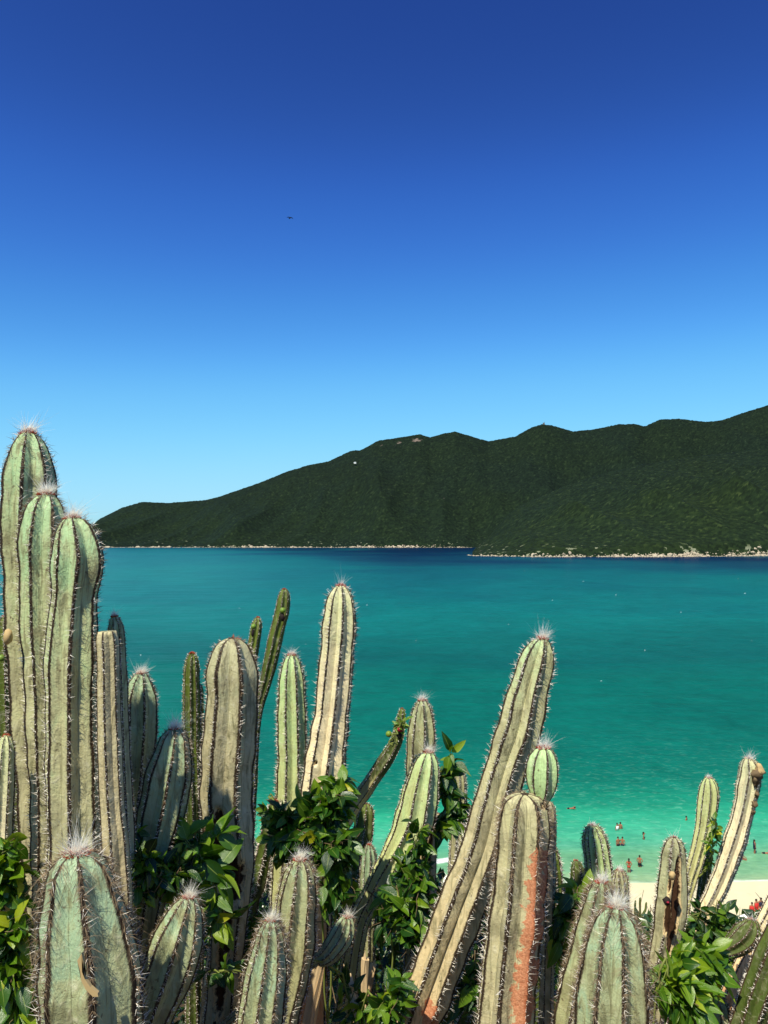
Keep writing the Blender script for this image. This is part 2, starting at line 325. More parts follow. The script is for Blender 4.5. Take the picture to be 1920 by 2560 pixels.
U, D = np.meshgrid(us, ds); HZ = hill_h(U, D)
XX, YY = U*D, D.copy()
def hsh(i, j, k): 
    v = np.sin(i*127.1+j*311.7+k*74.7)*43758.5453; return v-np.floor(v)
cell = 6.0; ci, cj = np.floor(XX/cell), np.floor(YY/cell)
best = np.full(XX.shape, 1e9); tint = np.zeros(XX.shape); size = np.zeros(XX.shape)
for di in (-1, 0, 1):
    for dj in (-1, 0, 1):
        a, b = ci+di, cj+dj
        px_, py_ = (a+hsh(a, b, 1))*cell, (b+hsh(a, b, 2))*cell
        sz = .7+.6*hsh(a, b, 3)
        r = np.hypot(px_-XX, py_-YY)/sz; q = r < best
        best = np.where(q, r, best); tint = np.where(q, hsh(a, b, 4), tint); size = np.where(q, sz, size)
crown = np.sqrt(np.clip(1-(best/5.0)**2, 0, 1))*np.clip(D/1000, 1.6, 3.2)*size
dshore = np.where(HZ > 0, np.clip(1-HZ/26, 0, 1), 1)
rockpx = np.zeros(XX.shape); PXs = 960+F*U; PYs = 1340-(HZ-H)/D*F
for (rx, ry, rr, st) in [(1040, 1100, 26, .9), (1000, 1106, 18, .75), (950, 1114, 14, .6), (1110, 1246, 5, .8), (985, 1112, 10, .6), (1200, 1377, 16, .55)]:
    rockpx = np.maximum(rockpx, st*np.clip(1-np.hypot((PXs-rx)/rr, (PYs-ry)/(rr*.45)), 0, 1))
HZ2 = HZ+np.where(HZ > 1.5, crown*np.clip((HZ-1)/8, 0, 1)*(1-np.clip(rockpx*2, 0, 1)), 0)
i = np.arange(HZ.size).reshape(HZ.shape)
keep = (HZ[:-1, :-1] > -1) | (HZ[1:, 1:] > -1)
Fc = np.stack([i[:-1, :-1], i[:-1, 1:], i[1:, 1:], i[1:, :-1]], -1)[keep]
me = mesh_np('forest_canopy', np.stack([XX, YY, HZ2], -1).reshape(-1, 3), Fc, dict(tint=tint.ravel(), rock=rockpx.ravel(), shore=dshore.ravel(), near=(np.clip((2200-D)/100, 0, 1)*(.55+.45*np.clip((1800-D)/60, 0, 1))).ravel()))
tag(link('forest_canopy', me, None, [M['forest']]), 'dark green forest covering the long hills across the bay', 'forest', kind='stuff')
U2, D2 = np.meshgrid(us[::6], ds[::6]); Z2 = hill_h(U2, D2)-3
i = np.arange(Z2.size).reshape(Z2.shape); Fc = np.stack([i[:-1, :-1], i[:-1, 1:], i[1:, 1:], i[1:, :-1]], -1).reshape(-1, 4)
tag(link('hills', mesh_np('hills', np.stack([U2*D2, D2, Z2], -1).reshape(-1, 3), Fc), None, [M['hillsoil']]), 'ground of the hills across the bay', kind='structure')

# pale boulders along both shores
bm = bmesh.new(); bmesh.ops.create_icosphere(bm, subdivisions=1, radius=1); iv = np.array([v.co for v in bm.verts]); bm.faces.ensure_lookup_table(); jf = np.array([[v.index for v in f.verts] for f in bm.faces]); bm.free()
def blobs(name, C, Rd, mat, flat=.7, jit=.18, parent=None):
    n = len(C); Rm = rng.uniform(.6, 1.3, (n, 1, 3))*Rd[:, None, None]; Rm[..., 2] *= flat
    V = iv[None]*(1+rng.normal(0, jit, (n, len(iv), 1)))*Rm
    a = rng.uniform(0, 6.28, n); ca, sa = np.cos(a)[:, None], np.sin(a)[:, None]
    V = np.stack([V[..., 0]*ca-V[..., 1]*sa, V[..., 0]*sa+V[..., 1]*ca, V[..., 2]], -1)+C[:, None]
    Fq = (jf[None]+(np.arange(n)*len(iv))[:, None, None]).reshape(-1, 3)
    return link(name, mesh_np(name, V.reshape(-1, 3), Fq, smooth=False), parent, [mat])
C = []; Rr = []
for _ in range(6500):
    if rng.random() < .72:
        px = rng.uniform(1166, 2050); u = (px-960)/F; s = shoreN(u) if px > 1185 else 1400+(1185-px)*3
        dens = .35+.5*np.clip((px-1300)/200, 0, 1)+.3*math.exp(-((px-1670)/60)**2)+.3*math.exp(-((px-1895)/20)**2)
        if rng.random() > dens*(.55+.45*math.sin(px*.05)*math.sin(px*.013+1)): continue
        off = rng.normal(1, 6); r = rng.gamma(2.4, .42)*(1+.7*math.exp(-((px-1660)/70)**2)+.7*math.exp(-((px-1893)/15)**2))
        x, y = u*(s+off), s+off-2
    else:
        px = rng.uniform(180, 1180); u = (px-960)/F; s = d_shF; off = abs(rng.normal(0, 8))
        r = rng.gamma(2.5, .62)*(.6+.7*(np.sin(px*.021)+np.sin(px*.05+1) > .1)); x, y = u*(s+off), s+off-4
    z = max(float(hill_h(np.array(u), np.array(y)).item()), 0)+r*.15; C.append((x, y, z)); Rr.append(min(r, 6))
tag(blobs('shore_rocks', np.array(C), np.array(Rr), M['shorerock']), 'pale boulders heaped along the far shoreline', 'rocks', kind='stuff')
# tiny buildings on the hills
def on_hill(px, d): u = (px-960)/F; return np.array([u*d, d, float(hill_h(np.array(u), np.array(float(d))))])
wm = simple('white_wall_paint', srgb(232, 230, 222), .7, .05, 1); rm_ = simple('grey_roof', srgb(120, 112, 104), .8, .1, 1)
p = at(888, 1146, 3120.); z0 = float(hill_h(np.array((888-960)/F), np.array(3120.)))
t = empty('hilltop_house', (p[0], p[1]-20, z0)); tag(t, 'tiny white house high on the left slope of the far hills', 'house')
b = MB(); b.box((0, 0, 7), (9, 6, 6)); b.build('wall', wm, t, False); b = MB(); b.box((0, 0, 10.3), (10, 7, .6)); b.build('roof', wm, t, False)
q = on_hill(1361, 3300.); t = empty('lookout_hut', (q[0], q[1], q[2]+2)); tag(t, 'small dark lookout hut on the highest rounded summit', 'hut')
b = MB(); b.box((0, 0, 3), (7, 5, 6.5)); b.build('wall', rm_, t, False); b = MB(); b.box((0, 0, 6.7), (8, 6, .8)); b.build('roof', rm_, t, False)
b = MB(); b.cone((3, 0, 7), (3, 0, 13), .5, .4); b.build('mast', rm_, t)

# ------------------------------------------------------------------ strand and spine geometry
def spikes(P, Dr, L, W):
    n = len(P); a = unit(np.cross(Dr, rng.normal(size=(n, 3)))); b_ = np.cross(Dr, a)
    W = np.broadcast_to(np.asarray(W, float), (n,))[:, None]; L = np.asarray(L)[:, None]
    V = np.stack([P+a*W, P+(-.5*a+.87*b_)*W, P+(-.5*a-.87*b_)*W, P+Dr*L], 1).reshape(-1, 3)
    o = (np.arange(n)*4)[:, None, None]; Fq = (np.array([[0, 1, 3], [1, 2, 3], [2, 0, 3]])[None]+o).reshape(-1, 3)
    return V, Fq
def strands(P, Dr, L, W, bend, seg=4):
    """curved tapering flat hairs; bend (n,3) is added progressively"""
    n = len(P); side = unit(np.cross(Dr, rng.normal(size=(n, 3)))); t = np.linspace(0, 1, seg+1)
    ctr = P[:, None]+Dr[:, None]*(L[:, None, None]*t[None, :, None])+bend[:, None]*(t[None, :, None]**2)*L[:, None, None]
    wd = (W*(1-t*.85))[None, :, None]*side[:, None]
    V = np.stack([ctr-wd, ctr+wd], 2).reshape(-1, 3)
    k0 = np.arange(seg)*2; q = np.stack([k0, k0+1, k0+3, k0+2], -1)
    Fq = (q[None]+(np.arange(n)*2*(seg+1))[:, None, None]).reshape(-1, 4)
    return V, Fq
def catmull(Pt, m=14):
    P_ = np.vstack([2*Pt[0]-Pt[1], Pt, 2*Pt[-1]-Pt[-2]]); out = []
    for i in range(1, len(P_)-2):
        t = np.linspace(0, 1, m, endpoint=False)[:, None]; a, b_, c_, d_ = P_[i-1:i+3]
        out.append(.5*((2*b_)+(-a+c_)*t+(2*a-5*b_+4*c_-d_)*t**2+(-a+3*b_-3*c_+d_)*t**3))
    return np.vstack(out+[P_[-2:-1]])

def column(root, P3, Wd, nr=7, mat='sage', wool=1., hair=0., red=1., groove=.29, spl=1.05, spn=7, tan=.9, age0=0., wounds=(), lichen=(), ph=None, flat=False, lmax=1.5, tuft=1., part=False):
    """one ribbed stem from tip P3[0] down; parts stem, spines, crown_wool ... under root"""
    O = np.array(root.location) if not part else np.array(root.parent.location) if root.parent else np.zeros(3)
    Pc = catmull(np.column_stack([P3, Wd])); C_, W_ = Pc[:, :3], np.maximum(Pc[:, 3], .002)
    s = np.concatenate([[0], np.cumsum(np.linalg.norm(np.diff(C_, axis=0), axis=1))])
    s1 = np.linalg.norm(P3[1]-P3[0]); w1 = Wd[1]
    big = w1 > .03
    fine = 2 if (wounds or lichen) else 1
    if flat: sv = np.arange(0, s[-1], .012/fine)
    else: sv = np.concatenate([s1*(np.arange(1, 9)/8)**2*1.0, np.arange(s1+.012/fine, s[-1], .013/fine)])
    zc = np.interp(sv, s, C_[:, 2]); yc = np.interp(sv, s, C_[:, 1]); inv = (H-zc)/yc < (2660-1340)/F      # coarser below the frame
    svis = sv[inv].max() if inv.any() else sv[-1]; m0 = sv <= svis; low = np.arange(svis+.05, s[-1], .07); sv = np.concatenate([sv[m0], low, [s[-1]]])
    cx = np.stack([np.interp(sv, s, C_[:, i]) for i in range(3)], -1); ww = np.interp(sv, s, W_)
    if not flat: ww = np.where(sv < s1, w1*np.sqrt(np.clip(sv/s1, 0, 1)), ww)
    # gentle swelling and narrowing of real growth
    q1, q2 = random.random()*6, random.random()*6
    ww = ww*(1+.025*np.sin(sv*31+q1)+.02*np.sin(sv*77+q2)-.06*np.exp(-((np.sin(sv*7+q1)-1)/.05)**2))
    T = -unit(np.gradient(cx, axis=0)); T = unit(T)
    ref = np.array([0, -1., 0]); A = unit(ref-T*(T@ref)[:, None]); B = np.cross(T, A)
    na = nr*8*(1 if fine == 1 else 2); ang = np.arange(na)/na*2*math.pi; ph = random.uniform(0, 6.28) if ph is None else ph
    tw = ph+.25*np.sin(sv*1.7+random.random()*6)
    uu = (ang*nr/(2*math.pi)) % 1; tri = np.abs(2*uu-1)           # 1 at crest, 0 in groove
    per = np.array([random.uniform(.93, 1.05) for _ in range(nr)])[(np.round(ang*nr/(2*math.pi)).astype(int)) % nr]
    crest = tri**1.25
    rr = (ww/2)[:, None]*(1-groove*(1-crest))[None]*per[None]
    th = ang[None]+tw[:, None]
    rad = A[:, None]*np.cos(th)[..., None]+B[:, None]*np.sin(th)[..., None]
    V = cx[:, None]+rad*rr[..., None]
    rot = np.zeros(V.shape[:2]); lic = np.zeros(V.shape[:2]); ns, _ = rot.shape
    for wl, arr in ((wounds, rot), (lichen, lic)):
        for (q, rx, rz) in wl:
            dd = V-q; ee = np.sqrt((dd[..., 0]/rx)**2+(dd[..., 2]/rz)**2+(np.clip(dd[..., 1]-.35*(ww/2)[:, None]+.0, 0, 9)/(.4*rx))**2)
            np.maximum(arr, np.clip(1.25-ee*.75, 0, 1), out=arr)
    if wounds:
        jag = rng.random(rot.shape)*.1; hole = np.clip((rot+jag-.5)*4, 0, 1)
        V = V-rad*(hole*rr*.42)[..., None]
    # small dents
    V = V+rad*(((rng.normal(0, 1, (ns//5+2, nr))[(np.arange(ns)//5)][:, (np.arange(na)*nr//na)])*tri[None])*rr*.010)[..., None]
    V = V+rad*((np.sin(sv*57)[:, None]*np.sin(th*3+sv[:, None]*21))*rr*.012)[..., None]
    tipv = cx[0]+T[0]*(.002 if not flat else 0)
    VV = np.vstack([V.reshape(-1, 3), [tipv]]); i = np.arange(ns*na).reshape(ns, na); j = np.roll(i, -1, 1)
    Fq = np.stack([i[:-1], j[:-1], j[1:], i[1:]], -1).reshape(-1, 4)
    cap = np.stack([i[0], np.full(na, ns*na), j[0], j[0]], -1)
    me = bpy.data.meshes.new('stem')
    age = np.clip(age0+sv/tan, 0, 2.0)
    ribv = np.broadcast_to(tri, rot.shape).copy(); ribv[:3] = .9 if not flat else ribv[:3]
    # flat faces list incl. triangles for the cap
    tri_f = np.stack([i[0], np.full(na, ns*na), j[0]], -1)
    allv = np.concatenate([Fq.ravel(), tri_f.ravel()]).astype(np.int32)
    starts = np.concatenate([np.arange(len(Fq))*4, len(Fq)*4+np.arange(na)*3]).astype(np.int32)
    me.vertices.add(len(VV)); me.vertices.foreach_set('co', (VV-O).astype(np.float32).ravel())
    me.loops.add(len(allv)); me.polygons.add(len(starts)); me.loops.foreach_set('vertex_index', allv); me.polygons.foreach_set('loop_start', starts)
    me.polygons.foreach_set('use_smooth', np.ones(len(starts), bool)); me.update(calc_edges=True)
    for n_, a_ in (('age', np.broadcast_to(age[:, None], rot.shape)), ('rib', ribv), ('rot', rot), ('lichen', lic)):
        z = me.attributes.new(n_, 'FLOAT', 'POINT'); z.data.foreach_set('value', np.append(a_.ravel(), .9 if n_ == 'rib' else 0).astype(np.float32))
    if part: me.materials.append(M[mat]); root.data = me; stem = root
    else: stem = link('stem', me, root, [M[mat]])
    par = root
    # ---- spines on the crests
    sc = float(np.median(ww)); step = max(.0078, sc*.10); av = np.arange(step, min(svis, lmax), step)
    if flat: av = av[1:]
    jx = np.round(np.arange(nr)/nr*na).astype(int) % na
    idx = np.interp(av, sv, np.arange(ns)); i0 = np.clip(idx.astype(int), 0, ns-2); fr = (idx-i0)[:, None, None]
    Pc_ = V[i0][:, jx]*(1-fr)+V[i0+1][:, jx]*fr; Nn = rad[i0][:, jx]; Tt = np.broadcast_to(T[i0][:, None], Nn.shape)
    rotv = rot[i0][:, jx]; K = spn
    Pq = np.repeat(Pc_.reshape(-1, 3), K, 0); Nq = np.repeat(Nn.reshape(-1, 3), K, 0); Tq = np.repeat(Tt.reshape(-1, 3), K, 0)
    ok = np.repeat(rotv.ravel() < .45, K); Pq, Nq, Tq = Pq[ok], Nq[ok], Tq[ok]
    Bq = np.cross(Nq, Tq); n = len(Pq); sd = np.where(rng.random((n, 1)) < .5, -1., 1.)
    dr = unit(Nq*rng.uniform(.25, 1.0, (n, 1))+Bq*sd*rng.uniform(.1, 1.0, (n, 1))+Tq*rng.normal(.28, .38, (n, 1)))
    L = sc*spl*(.05+.12*rng.random(n)**2)
    V1, F1 = spikes(Pq-Nq*.0006+Tq*rng.normal(0, step*.3, (n, 1)), dr, L, rng.uniform(.00042, .00078, n)*max(.8, min(1.4, np.linalg.norm(P3[0]-np.array([0, 0, H]))/1.8)))
    mi = np.repeat((rng.random(n) < .5).astype(int), 3)
    sp = link('spines', mesh_np('spines', V1-O, F1, smooth=False, matidx=mi), par, [M['spine_pale'], M['spine_dark']]); sp['kind'] = 'stuff'
    tp = cx[0]; r1 = w1/2; up = T[min(3, ns-1)]; a_, b_ = A[0], B[0]
    if not flat and red > 0:
        n = int(170*red); th_ = rng.uniform(0, 6.28, n)[:, None]; rr_ = r1*rng.uniform(.0, .62, n)[:, None]
        base = tp+(a_*np.cos(th_)+b_*np.sin(th_))*rr_-up*(rr_**2/max(r1, 1e-3))*(s1/max(r1, 1e-3))
        dr = unit(up*rng.uniform(.3, .9, (n, 1))+(a_*np.cos(th_)+b_*np.sin(th_))*rr_/r1*2.4+rng.normal(0, .25, (n, 3)))
        V1, F1 = spikes(base, dr, r1*rng.uniform(.16, .40, n), .0009)
        o = link('young_spines', mesh_np('young_spines', V1-O, F1, smooth=False), par, [M['spine_red']]); o['kind'] = 'stuff'; o['label'] = 'reddish young spines at the tip'
    if wool > 0 and not flat:
        n = int(300*wool); th_ = rng.uniform(0, 6.28, n)[:, None]; rr_ = r1*rng.uniform(0, .5, n)[:, None]**1.0
        base = tp+(a_*np.cos(th_)+b_*np.sin(th_))*rr_-up*rr_*.4
        dr = unit(up*1.0+(a_*np.cos(th_)+b_*np.sin(th_))*rng.uniform(0, .9, (n, 1))+rng.normal(0, .28, (n, 3)))
        L = r1*rng.uniform(.2, 1.0, n)*tuft; V1, F1 = strands(base, dr, L, .00042, rng.normal(0, .7, (n, 3))+np.array([.25, 0, .05]), 3)
        o = link('crown_wool', mesh_np('crown_wool', V1-O, F1), par, [M['wool']]); o['kind'] = 'stuff'; o['label'] = 'tuft of white woolly hair on the tip'
    if hair > 0 and not flat:
        top = min(.16*hair+.04, sv[-1]); n = int(1700*hair*max(.4, min(1.3, top/.16))); js = rng.integers(0, nr, n); sv_ = rng.random(n)**1.3*top
        ix = np.interp(sv_, sv, np.arange(ns)).astype(int); Pq = V[ix, jx[js]]; Nq = rad[ix, jx[js]]; Tq = T[ix]; Bq = np.cross(Nq, Tq)
        dr = unit(Nq*rng.uniform(.3, 1, (n, 1))+Bq*rng.normal(0, .8, (n, 1))+Tq*rng.normal(-.25, .55, (n, 1)))
        L = sc*rng.uniform(.06, .20, n)*np.clip(1.15-sv_/top*.6, .3, 1.2)
        V1, F1 = strands(Pq, dr, L, .00042, rng.normal(0, .3, (n, 3))+np.array([.1, 0, -.45]), 2)
        o = link('shaggy_hair', mesh_np('shaggy_hair', V1-O, F1), par, [M['hair']]); o['kind'] = 'stuff'; o['label'] = 'grey brown hairs on the upper ribs'
    return dict(cx=cx, V=V, stem=stem)

def path3(pp, depth, extend=True):
    P3, W3 = [], []
    for q in pp:
        d = depth if len(q) < 4 else depth*q[3]
        v = at(q[0], q[1], d); P3.append(v); W3.append(q[2]/F*d)
    P3, W3 = np.array(P3), np.array(W3); 
    if extend:
        d = unit(P3[-1]-P3[-2]); w_ = W3[-1]
        for _ in range(20):
            g = float(ground_z(P3[-1][0], P3[-1][1]))
            if P3[-1][2] < g: break
            d = unit(d+np.array([0, 0, -.35])); P3 = np.vstack([P3, P3[-1]+d*.22]); W3 = np.append(W3, w_)
    return P3, W3
def wpts(lst, depth, r0=0):
    return [(at(x, y, depth*(1-.02)), rx/F*depth, rz/F*depth) for (x, y, rx, rz) in lst]
def cactus(label, pp, depth, name='column_cactus', cat='cactus', wounds=(), lichen=(), extend=True, **kw):
    P3, W3 = path3(pp, depth, extend)
    t = empty(name, P3[-1]); tag(t, label, cat)
    r = column(t, P3, W3, wounds=wpts(wounds, depth), lichen=wpts(lichen, depth), **kw); r['root'] = t
    return r
def bit(root, name, px, py, d, r, mat, sc=(1, 1, 1), jit=0, sub=2, label=None, rot=None):
    O = Vector(root.location); b = MB(); b.ico(Vector(at(px, py, d))-O, r/F*d, sub, sc, rot, jit); o = b.build(name, M[mat], root)
    if label: o['label'] = label
    return o

# ------------------------------------------------------------------ the cacti  (x, y, width) in photo pixels, depth in metres
cactus('tallest cactus at the left edge, its white tuft standing against the sky', [(72, 1078, 0), (72, 1100, 66), (72, 1140, 108), (72, 1200, 136), (71, 1300, 138), (76, 1450, 138), (84, 1600, 136), (97, 1800, 140), (107, 1900, 142), (114, 2000, 144), (125, 2150, 150), (140, 2350, 150), (150, 2560, 150)], 1.60, nr=7, mat='sage', wool=1.2, hair=.25, age0=.12, tan=1.1, ph=.35)
r = cactus('middle one of the three tall left cacti, with the bushiest white tuft', [(116, 1232, 0), (116, 1248, 62), (114, 1280, 100), (112, 1340, 122), (111, 1420, 128), (118, 1550, 126), (127, 1700, 126), (136, 1850, 126), (142, 2000, 128), (150, 2200, 132), (158, 2560, 140)], 1.47, nr=7, mat='sage', wool=1.6, hair=.45, tan=.9, ph=.6)
bit(r['root'], 'dried_flower', 20, 1592, 1.43, 13, 'dry', (.9, .9, 1.5), .08, label='pale dried flower remnant')
cactus('right one of the three tall left cacti, broad yellow green ribs under a white tuft', [(181, 1292, 0), (182, 1304, 62), (187, 1330, 98), (195, 1380, 128), (194, 1420, 132), (186, 1500, 128), (180, 1600, 130), (178, 1700, 132), (180, 1850, 134), (184, 2000, 138), (190, 2150, 146), (202, 2350, 160), (210, 2560, 170)], 1.36, nr=7, mat='sage', wool=1.3, hair=.30, tan=1.0, age0=.1, ph=.15)
r = cactus('thick blue green topped cactus in the lower left with a torn flap of skin', [(190, 2130, 0), (190, 2144, 96), (192, 2172, 146), (198, 2230, 182), (206, 2310, 214), (218, 2400, 240), (225, 2500, 256), (228, 2600, 262), (230, 2720, 262)], 1.18, nr=7, mat='blue', wool=1.4, hair=1.0, tan=.62, groove=.25, ph=.5, spn=10)
# torn flap of skin
O = np.array(r['root'].location)
fp = np.array([at(x, y, 1.08) for x, y in [(193, 2402), (204, 2384), (208, 2404), (205, 2430), (212, 2448), (226, 2468), (244, 2484), (246, 2492), (232, 2492), (214, 2474), (203, 2452), (200, 2428)]])-O
bm = bmesh.new(); f = bm.faces.new([bm.verts.new(v) for v in fp]); bmesh.ops.triangulate(bm, faces=[f]); ex = bmesh.ops.extrude_face_region(bm, geom=bm.faces[:]); 
for v in [g for g in ex['geom'] if isinstance(g, bmesh.types.BMVert)]: v.co.y += .006
me = bpy.data.meshes.new('scar'); bm.to_mesh(me); bm.free(); o = link('scar', me, r['root'], [M['dry']]); o['label'] = 'torn pale flap of dry skin'
cactus('small pale green tip beside the right rib of the tall left trio', [(286, 1538, 0), (287, 1548, 26), (290, 1570, 40), (291, 1620, 48), (294, 1700, 50), (297, 1800, 52), (304, 2000, 58), (312, 2200, 62)], 1.42, nr=8, mat='sage', wool=.6, hair=.1, tan=.8)
cactus('tan cactus with a broken flat top right behind the tall left trio', [(268, 1578, 46), (269, 1600, 56), (271, 1640, 58), (273, 1800, 60), (280, 2000, 64), (288, 2100, 68), (300, 2300, 72), (310, 2560, 80)], 1.33, nr=6, mat='sage', flat=True, age0=.75, tan=1.6, ph=.9, wounds=[(292, 2012, 10, 26)])
r = cactus('dark green slim cactus half hidden at the left edge behind the tallest one', [(14, 1538, 0), (14, 1548, 26), (16, 1580, 42), (18, 1660, 48), (22, 1800, 50), (30, 1950, 52), (40, 2200, 54)], 1.85, nr=8, mat='green', name='slender_cactus', wool=0, tan=2.5, age0=.1)
bit(r['root'], 'fruit', 4, 1645, 1.8, 9, 'fruit')
cactus('small striped cactus at the left edge, green tip turning pinkish tan below', [(15, 1836, 0), (15, 1846, 28), (14, 1870, 46), (10, 1930, 54), (4, 2020, 60), (-2, 2120, 66), (-8, 2300, 70)], 1.40, nr=8, mat='cream', wool=0, red=.2, tan=.35)
cactus('orange barked stump tip at the left edge under the dark green cactus', [(-4, 1785, 0), (-3, 1794, 20), (-2, 1815, 34), (0, 1880, 40), (2, 2050, 44)], 1.95, nr=7, mat='cream', wool=0, red=.2, age0=1.4)
cactus('pale green cactus with a small white tuft just right of the tall left trio', [(353, 1680, 0), (353, 1690, 38), (350, 1712, 66), (349, 1750, 88), (349, 1810, 94), (345, 1900, 92), (337, 2000, 90), (330, 2100, 88), (325, 2300, 86)], 1.74, nr=8, mat='blue', wool=1.2, hair=.2, tan=.7, age0=.12)
cactus('leaning striped cactus with a bushy white tuft left of the thick rotten cactus', [(438, 1818, 0), (438, 1828, 46), (436, 1845, 74), (431, 1885, 98), (421, 1940, 118), (410, 2000, 124), (399, 2050, 122), (385, 2120, 110), (370, 2220, 98), (355, 2350, 92)], 1.52, nr=8, mat='blue', wool=2.0, hair=.6, tan=.6, age0=.03)
cactus('dark green slim cactus with a rusty tip behind the leaning striped one', [(480, 1631, 0), (480, 1638, 22), (479, 1660, 36), (478, 1700, 42), (478, 1850, 44), (482, 2050, 46)], 2.1, nr=8, mat='green', name='slender_cactus', wool=0, red=.7, tan=2.4, age0=.1, wounds=[(458, 1768, 8, 22), (455, 1690, 5, 8)])
cactus('thin yellow green stem directly beside the dark green slim cactus', [(502, 1710, 0), (502, 1716, 9), (503, 1740, 14), (502, 1850, 16), (498, 2000, 18)], 2.15, nr=6, mat='green', name='slender_cactus', wool=0, red=0, tan=3, age0=.02)
r = cactus('thick grey cactus with a brown spiny crown, its lower trunk rotted open', [(580, 1594, 0), (580, 1606, 66), (580, 1630, 102), (580, 1665, 124), (581, 1710, 132), (579, 1770, 126), (574, 1840, 130), (568, 1912, 132), (565, 2000, 130), (574, 2090, 118), (585, 2180, 96), (577, 2290, 82), (566, 2400, 80), (556, 2560, 84)], 1.72, nr=6, mat='grey', wool=.0, hair=.5, red=.08, spl=1.25, tan=1.0, age0=.15, ph=-.25,
    wounds=[(528, 2105, 40, 50), (545, 2065, 16, 48), (580, 2150, 22, 46), (590, 2210, 36, 54), (560, 2330, 22, 80), (540, 2460, 26, 90)])
r = cactus('thin dark green cactus leaning right with a round bud near its tip', [(711, 1472, 0), (711, 1477, 20), (709, 1495, 33), (704, 1530, 37), (690, 1585, 36), (676, 1650, 36), (664, 1702, 32), (652, 1745, 26), (643, 1790, 22), (636, 1850, 24), (630, 1950, 26)], 2.25, nr=7, mat='green', name='slender_cactus', wool=0, red=.3, tan=1.1, age0=.05)
bit(r['root'], 'fruit', 707, 1526, 2.2, 7.5, 'fruit', label='round green bud'); bit(r['root'], 'dried_flower', 706, 1543, 2.2, 7, 'black', (.8, .8, 1.5), .1)
r = cactus('short dark green stem with one pale round bud behind the thick grey cactus', [(644, 1542, 0), (644, 1547, 16), (642, 1562, 28), (636, 1600, 31), (629, 1640, 32), (620, 1700, 32), (612, 1850, 32)], 2.35, nr=7, mat='green', name='slender_cactus', wool=0, red=.3, tan=2, age0=.05)
bit(r['root'], 'fruit', 634, 1566, 2.3, 7, 'fruit', label='round pale green bud'); bit(r['root'], 'dried_flower', 632, 1582, 2.3, 6, 'black', (.7, .7, 1.7), .1)
cactus('green angled stem leaning left low between the thick grey cactus and the leaf mass', [(690, 2000, 0), (688, 2008, 26), (682, 2040, 40), (670, 2090, 46), (655, 2150, 46), (640, 2210, 48), (622, 2260, 48), (600, 2400, 48)], 2.0, nr=6, mat='green', name='slender_cactus', wool=0, red=.2, tan=1.4, age0=.2, spl=1.7, spn=12)
cactus('straight yellow green cactus with a white wispy tuft, left of the cream one', [(729, 1635, 0), (729, 1645, 34), (729, 1668, 56), (729, 1705, 70), (729, 1792, 77), (730, 1912, 81), (727, 2010, 82), (722, 2120, 82), (710, 2300, 84)], 2.2, nr=8, mat='yellowgreen', wool=.7, hair=.05, tan=1.0, age0=.1)
cactus('tall cream coloured cactus rising over the leaf mass, peach towards its foot', [(852, 1462, 0), (852, 1474, 42), (852, 1500, 66), (851, 1545, 82), (848, 1600, 88), (842, 1671, 88), (834, 1762, 92), (823, 1852, 99), (811, 1942, 103), (800, 2050, 104), (785, 2200, 104), (775, 2400, 104)], 2.02, nr=8, mat='cream', wool=.25, hair=.05, red=.7, tan=.62, age0=.05, wounds=[(785, 1908, 6, 5)])
r = cactus('thin spiny stem leaning diagonally right with buds and yellow leaves near its tip', [(1005, 1770, 0), (1005, 1777, 15), (1003, 1795, 24), (997, 1830, 30), (988, 1860, 31), (969, 1893, 36), (937, 1941, 37), (912, 1978, 38), (888, 2012, 36), (860, 2062, 32), (826, 2128, 28), (790, 2200, 28)], 2.1, nr=6, mat='green', name='slender_cactus', wool=0, red=.1, tan=.2, age0=.0, spl=1.3)
bit(r['root'], 'fruit', 972, 1835, 2.08, 8, 'fruit', label='round green bud'); bit(r['root'], 'open_fruit', 1000, 1823, 2.06, 8.5, 'fruit_red', (1, 1, .9), .05, label='split fruit with red flesh'); bit(r['root'], 'dried_flower', 999, 1838, 2.07, 8, 'black', (.9, .9, 1.3), .1)
cactus('upright cactus with a wispy white tip behind the diagonal stem\'s end', [(1056, 1748, 0), (1056, 1758, 34), (1056, 1778, 54), (1056, 1805, 68), (1055, 1835, 76), (1052, 1880, 74), (1048, 1940, 66), (1044, 2050, 60), (1040, 2300, 60)], 2.35, nr=8, mat='blue', wool=.9, hair=.25, tan=.6, age0=.15)
cactus('cactus bending left below the wispy tipped one, leafy vine on its right side', [(1070, 1878, 0), (1070, 1887, 38), (1066, 1908, 66), (1059, 1940, 84), (1052, 1975, 93), (1045, 2013, 98), (1036, 2050, 96), (1016, 2092, 82), (988, 2138, 68), (960, 2182, 58), (930, 2240, 52), (900, 2300, 50), (880, 2400, 52)], 2.1, nr=8, mat='yellowgreen', wool=.9, hair=.3, tan=.8, age0=.1)
cactus('shaded dark trunk under the bending cactus, wrapped in vine leaves', [(1078, 2030, 50), (1070, 2100, 50), (1064, 2180, 54), (1062, 2300, 58), (1060, 2500, 60)], 2.25, nr=6, mat='grey', flat=True, age0=1.2, wounds=[(1075, 2120, 40, 90), (1065, 2250, 40, 90)])
r = cactus('small distant cactus with a white cap left of the long leaning cactus', [(1149, 1916, 0), (1149, 1922, 16), (1150, 1935, 27), (1151, 1960, 33), (1151, 2000, 34), (1147, 2050, 40), (1143, 2100, 42), (1142, 2180, 44), (1140, 2300, 46)], 2.9, nr=8, mat='blue', wool=1.0, hair=.15, tan=.35, age0=.3, tuft=.7)
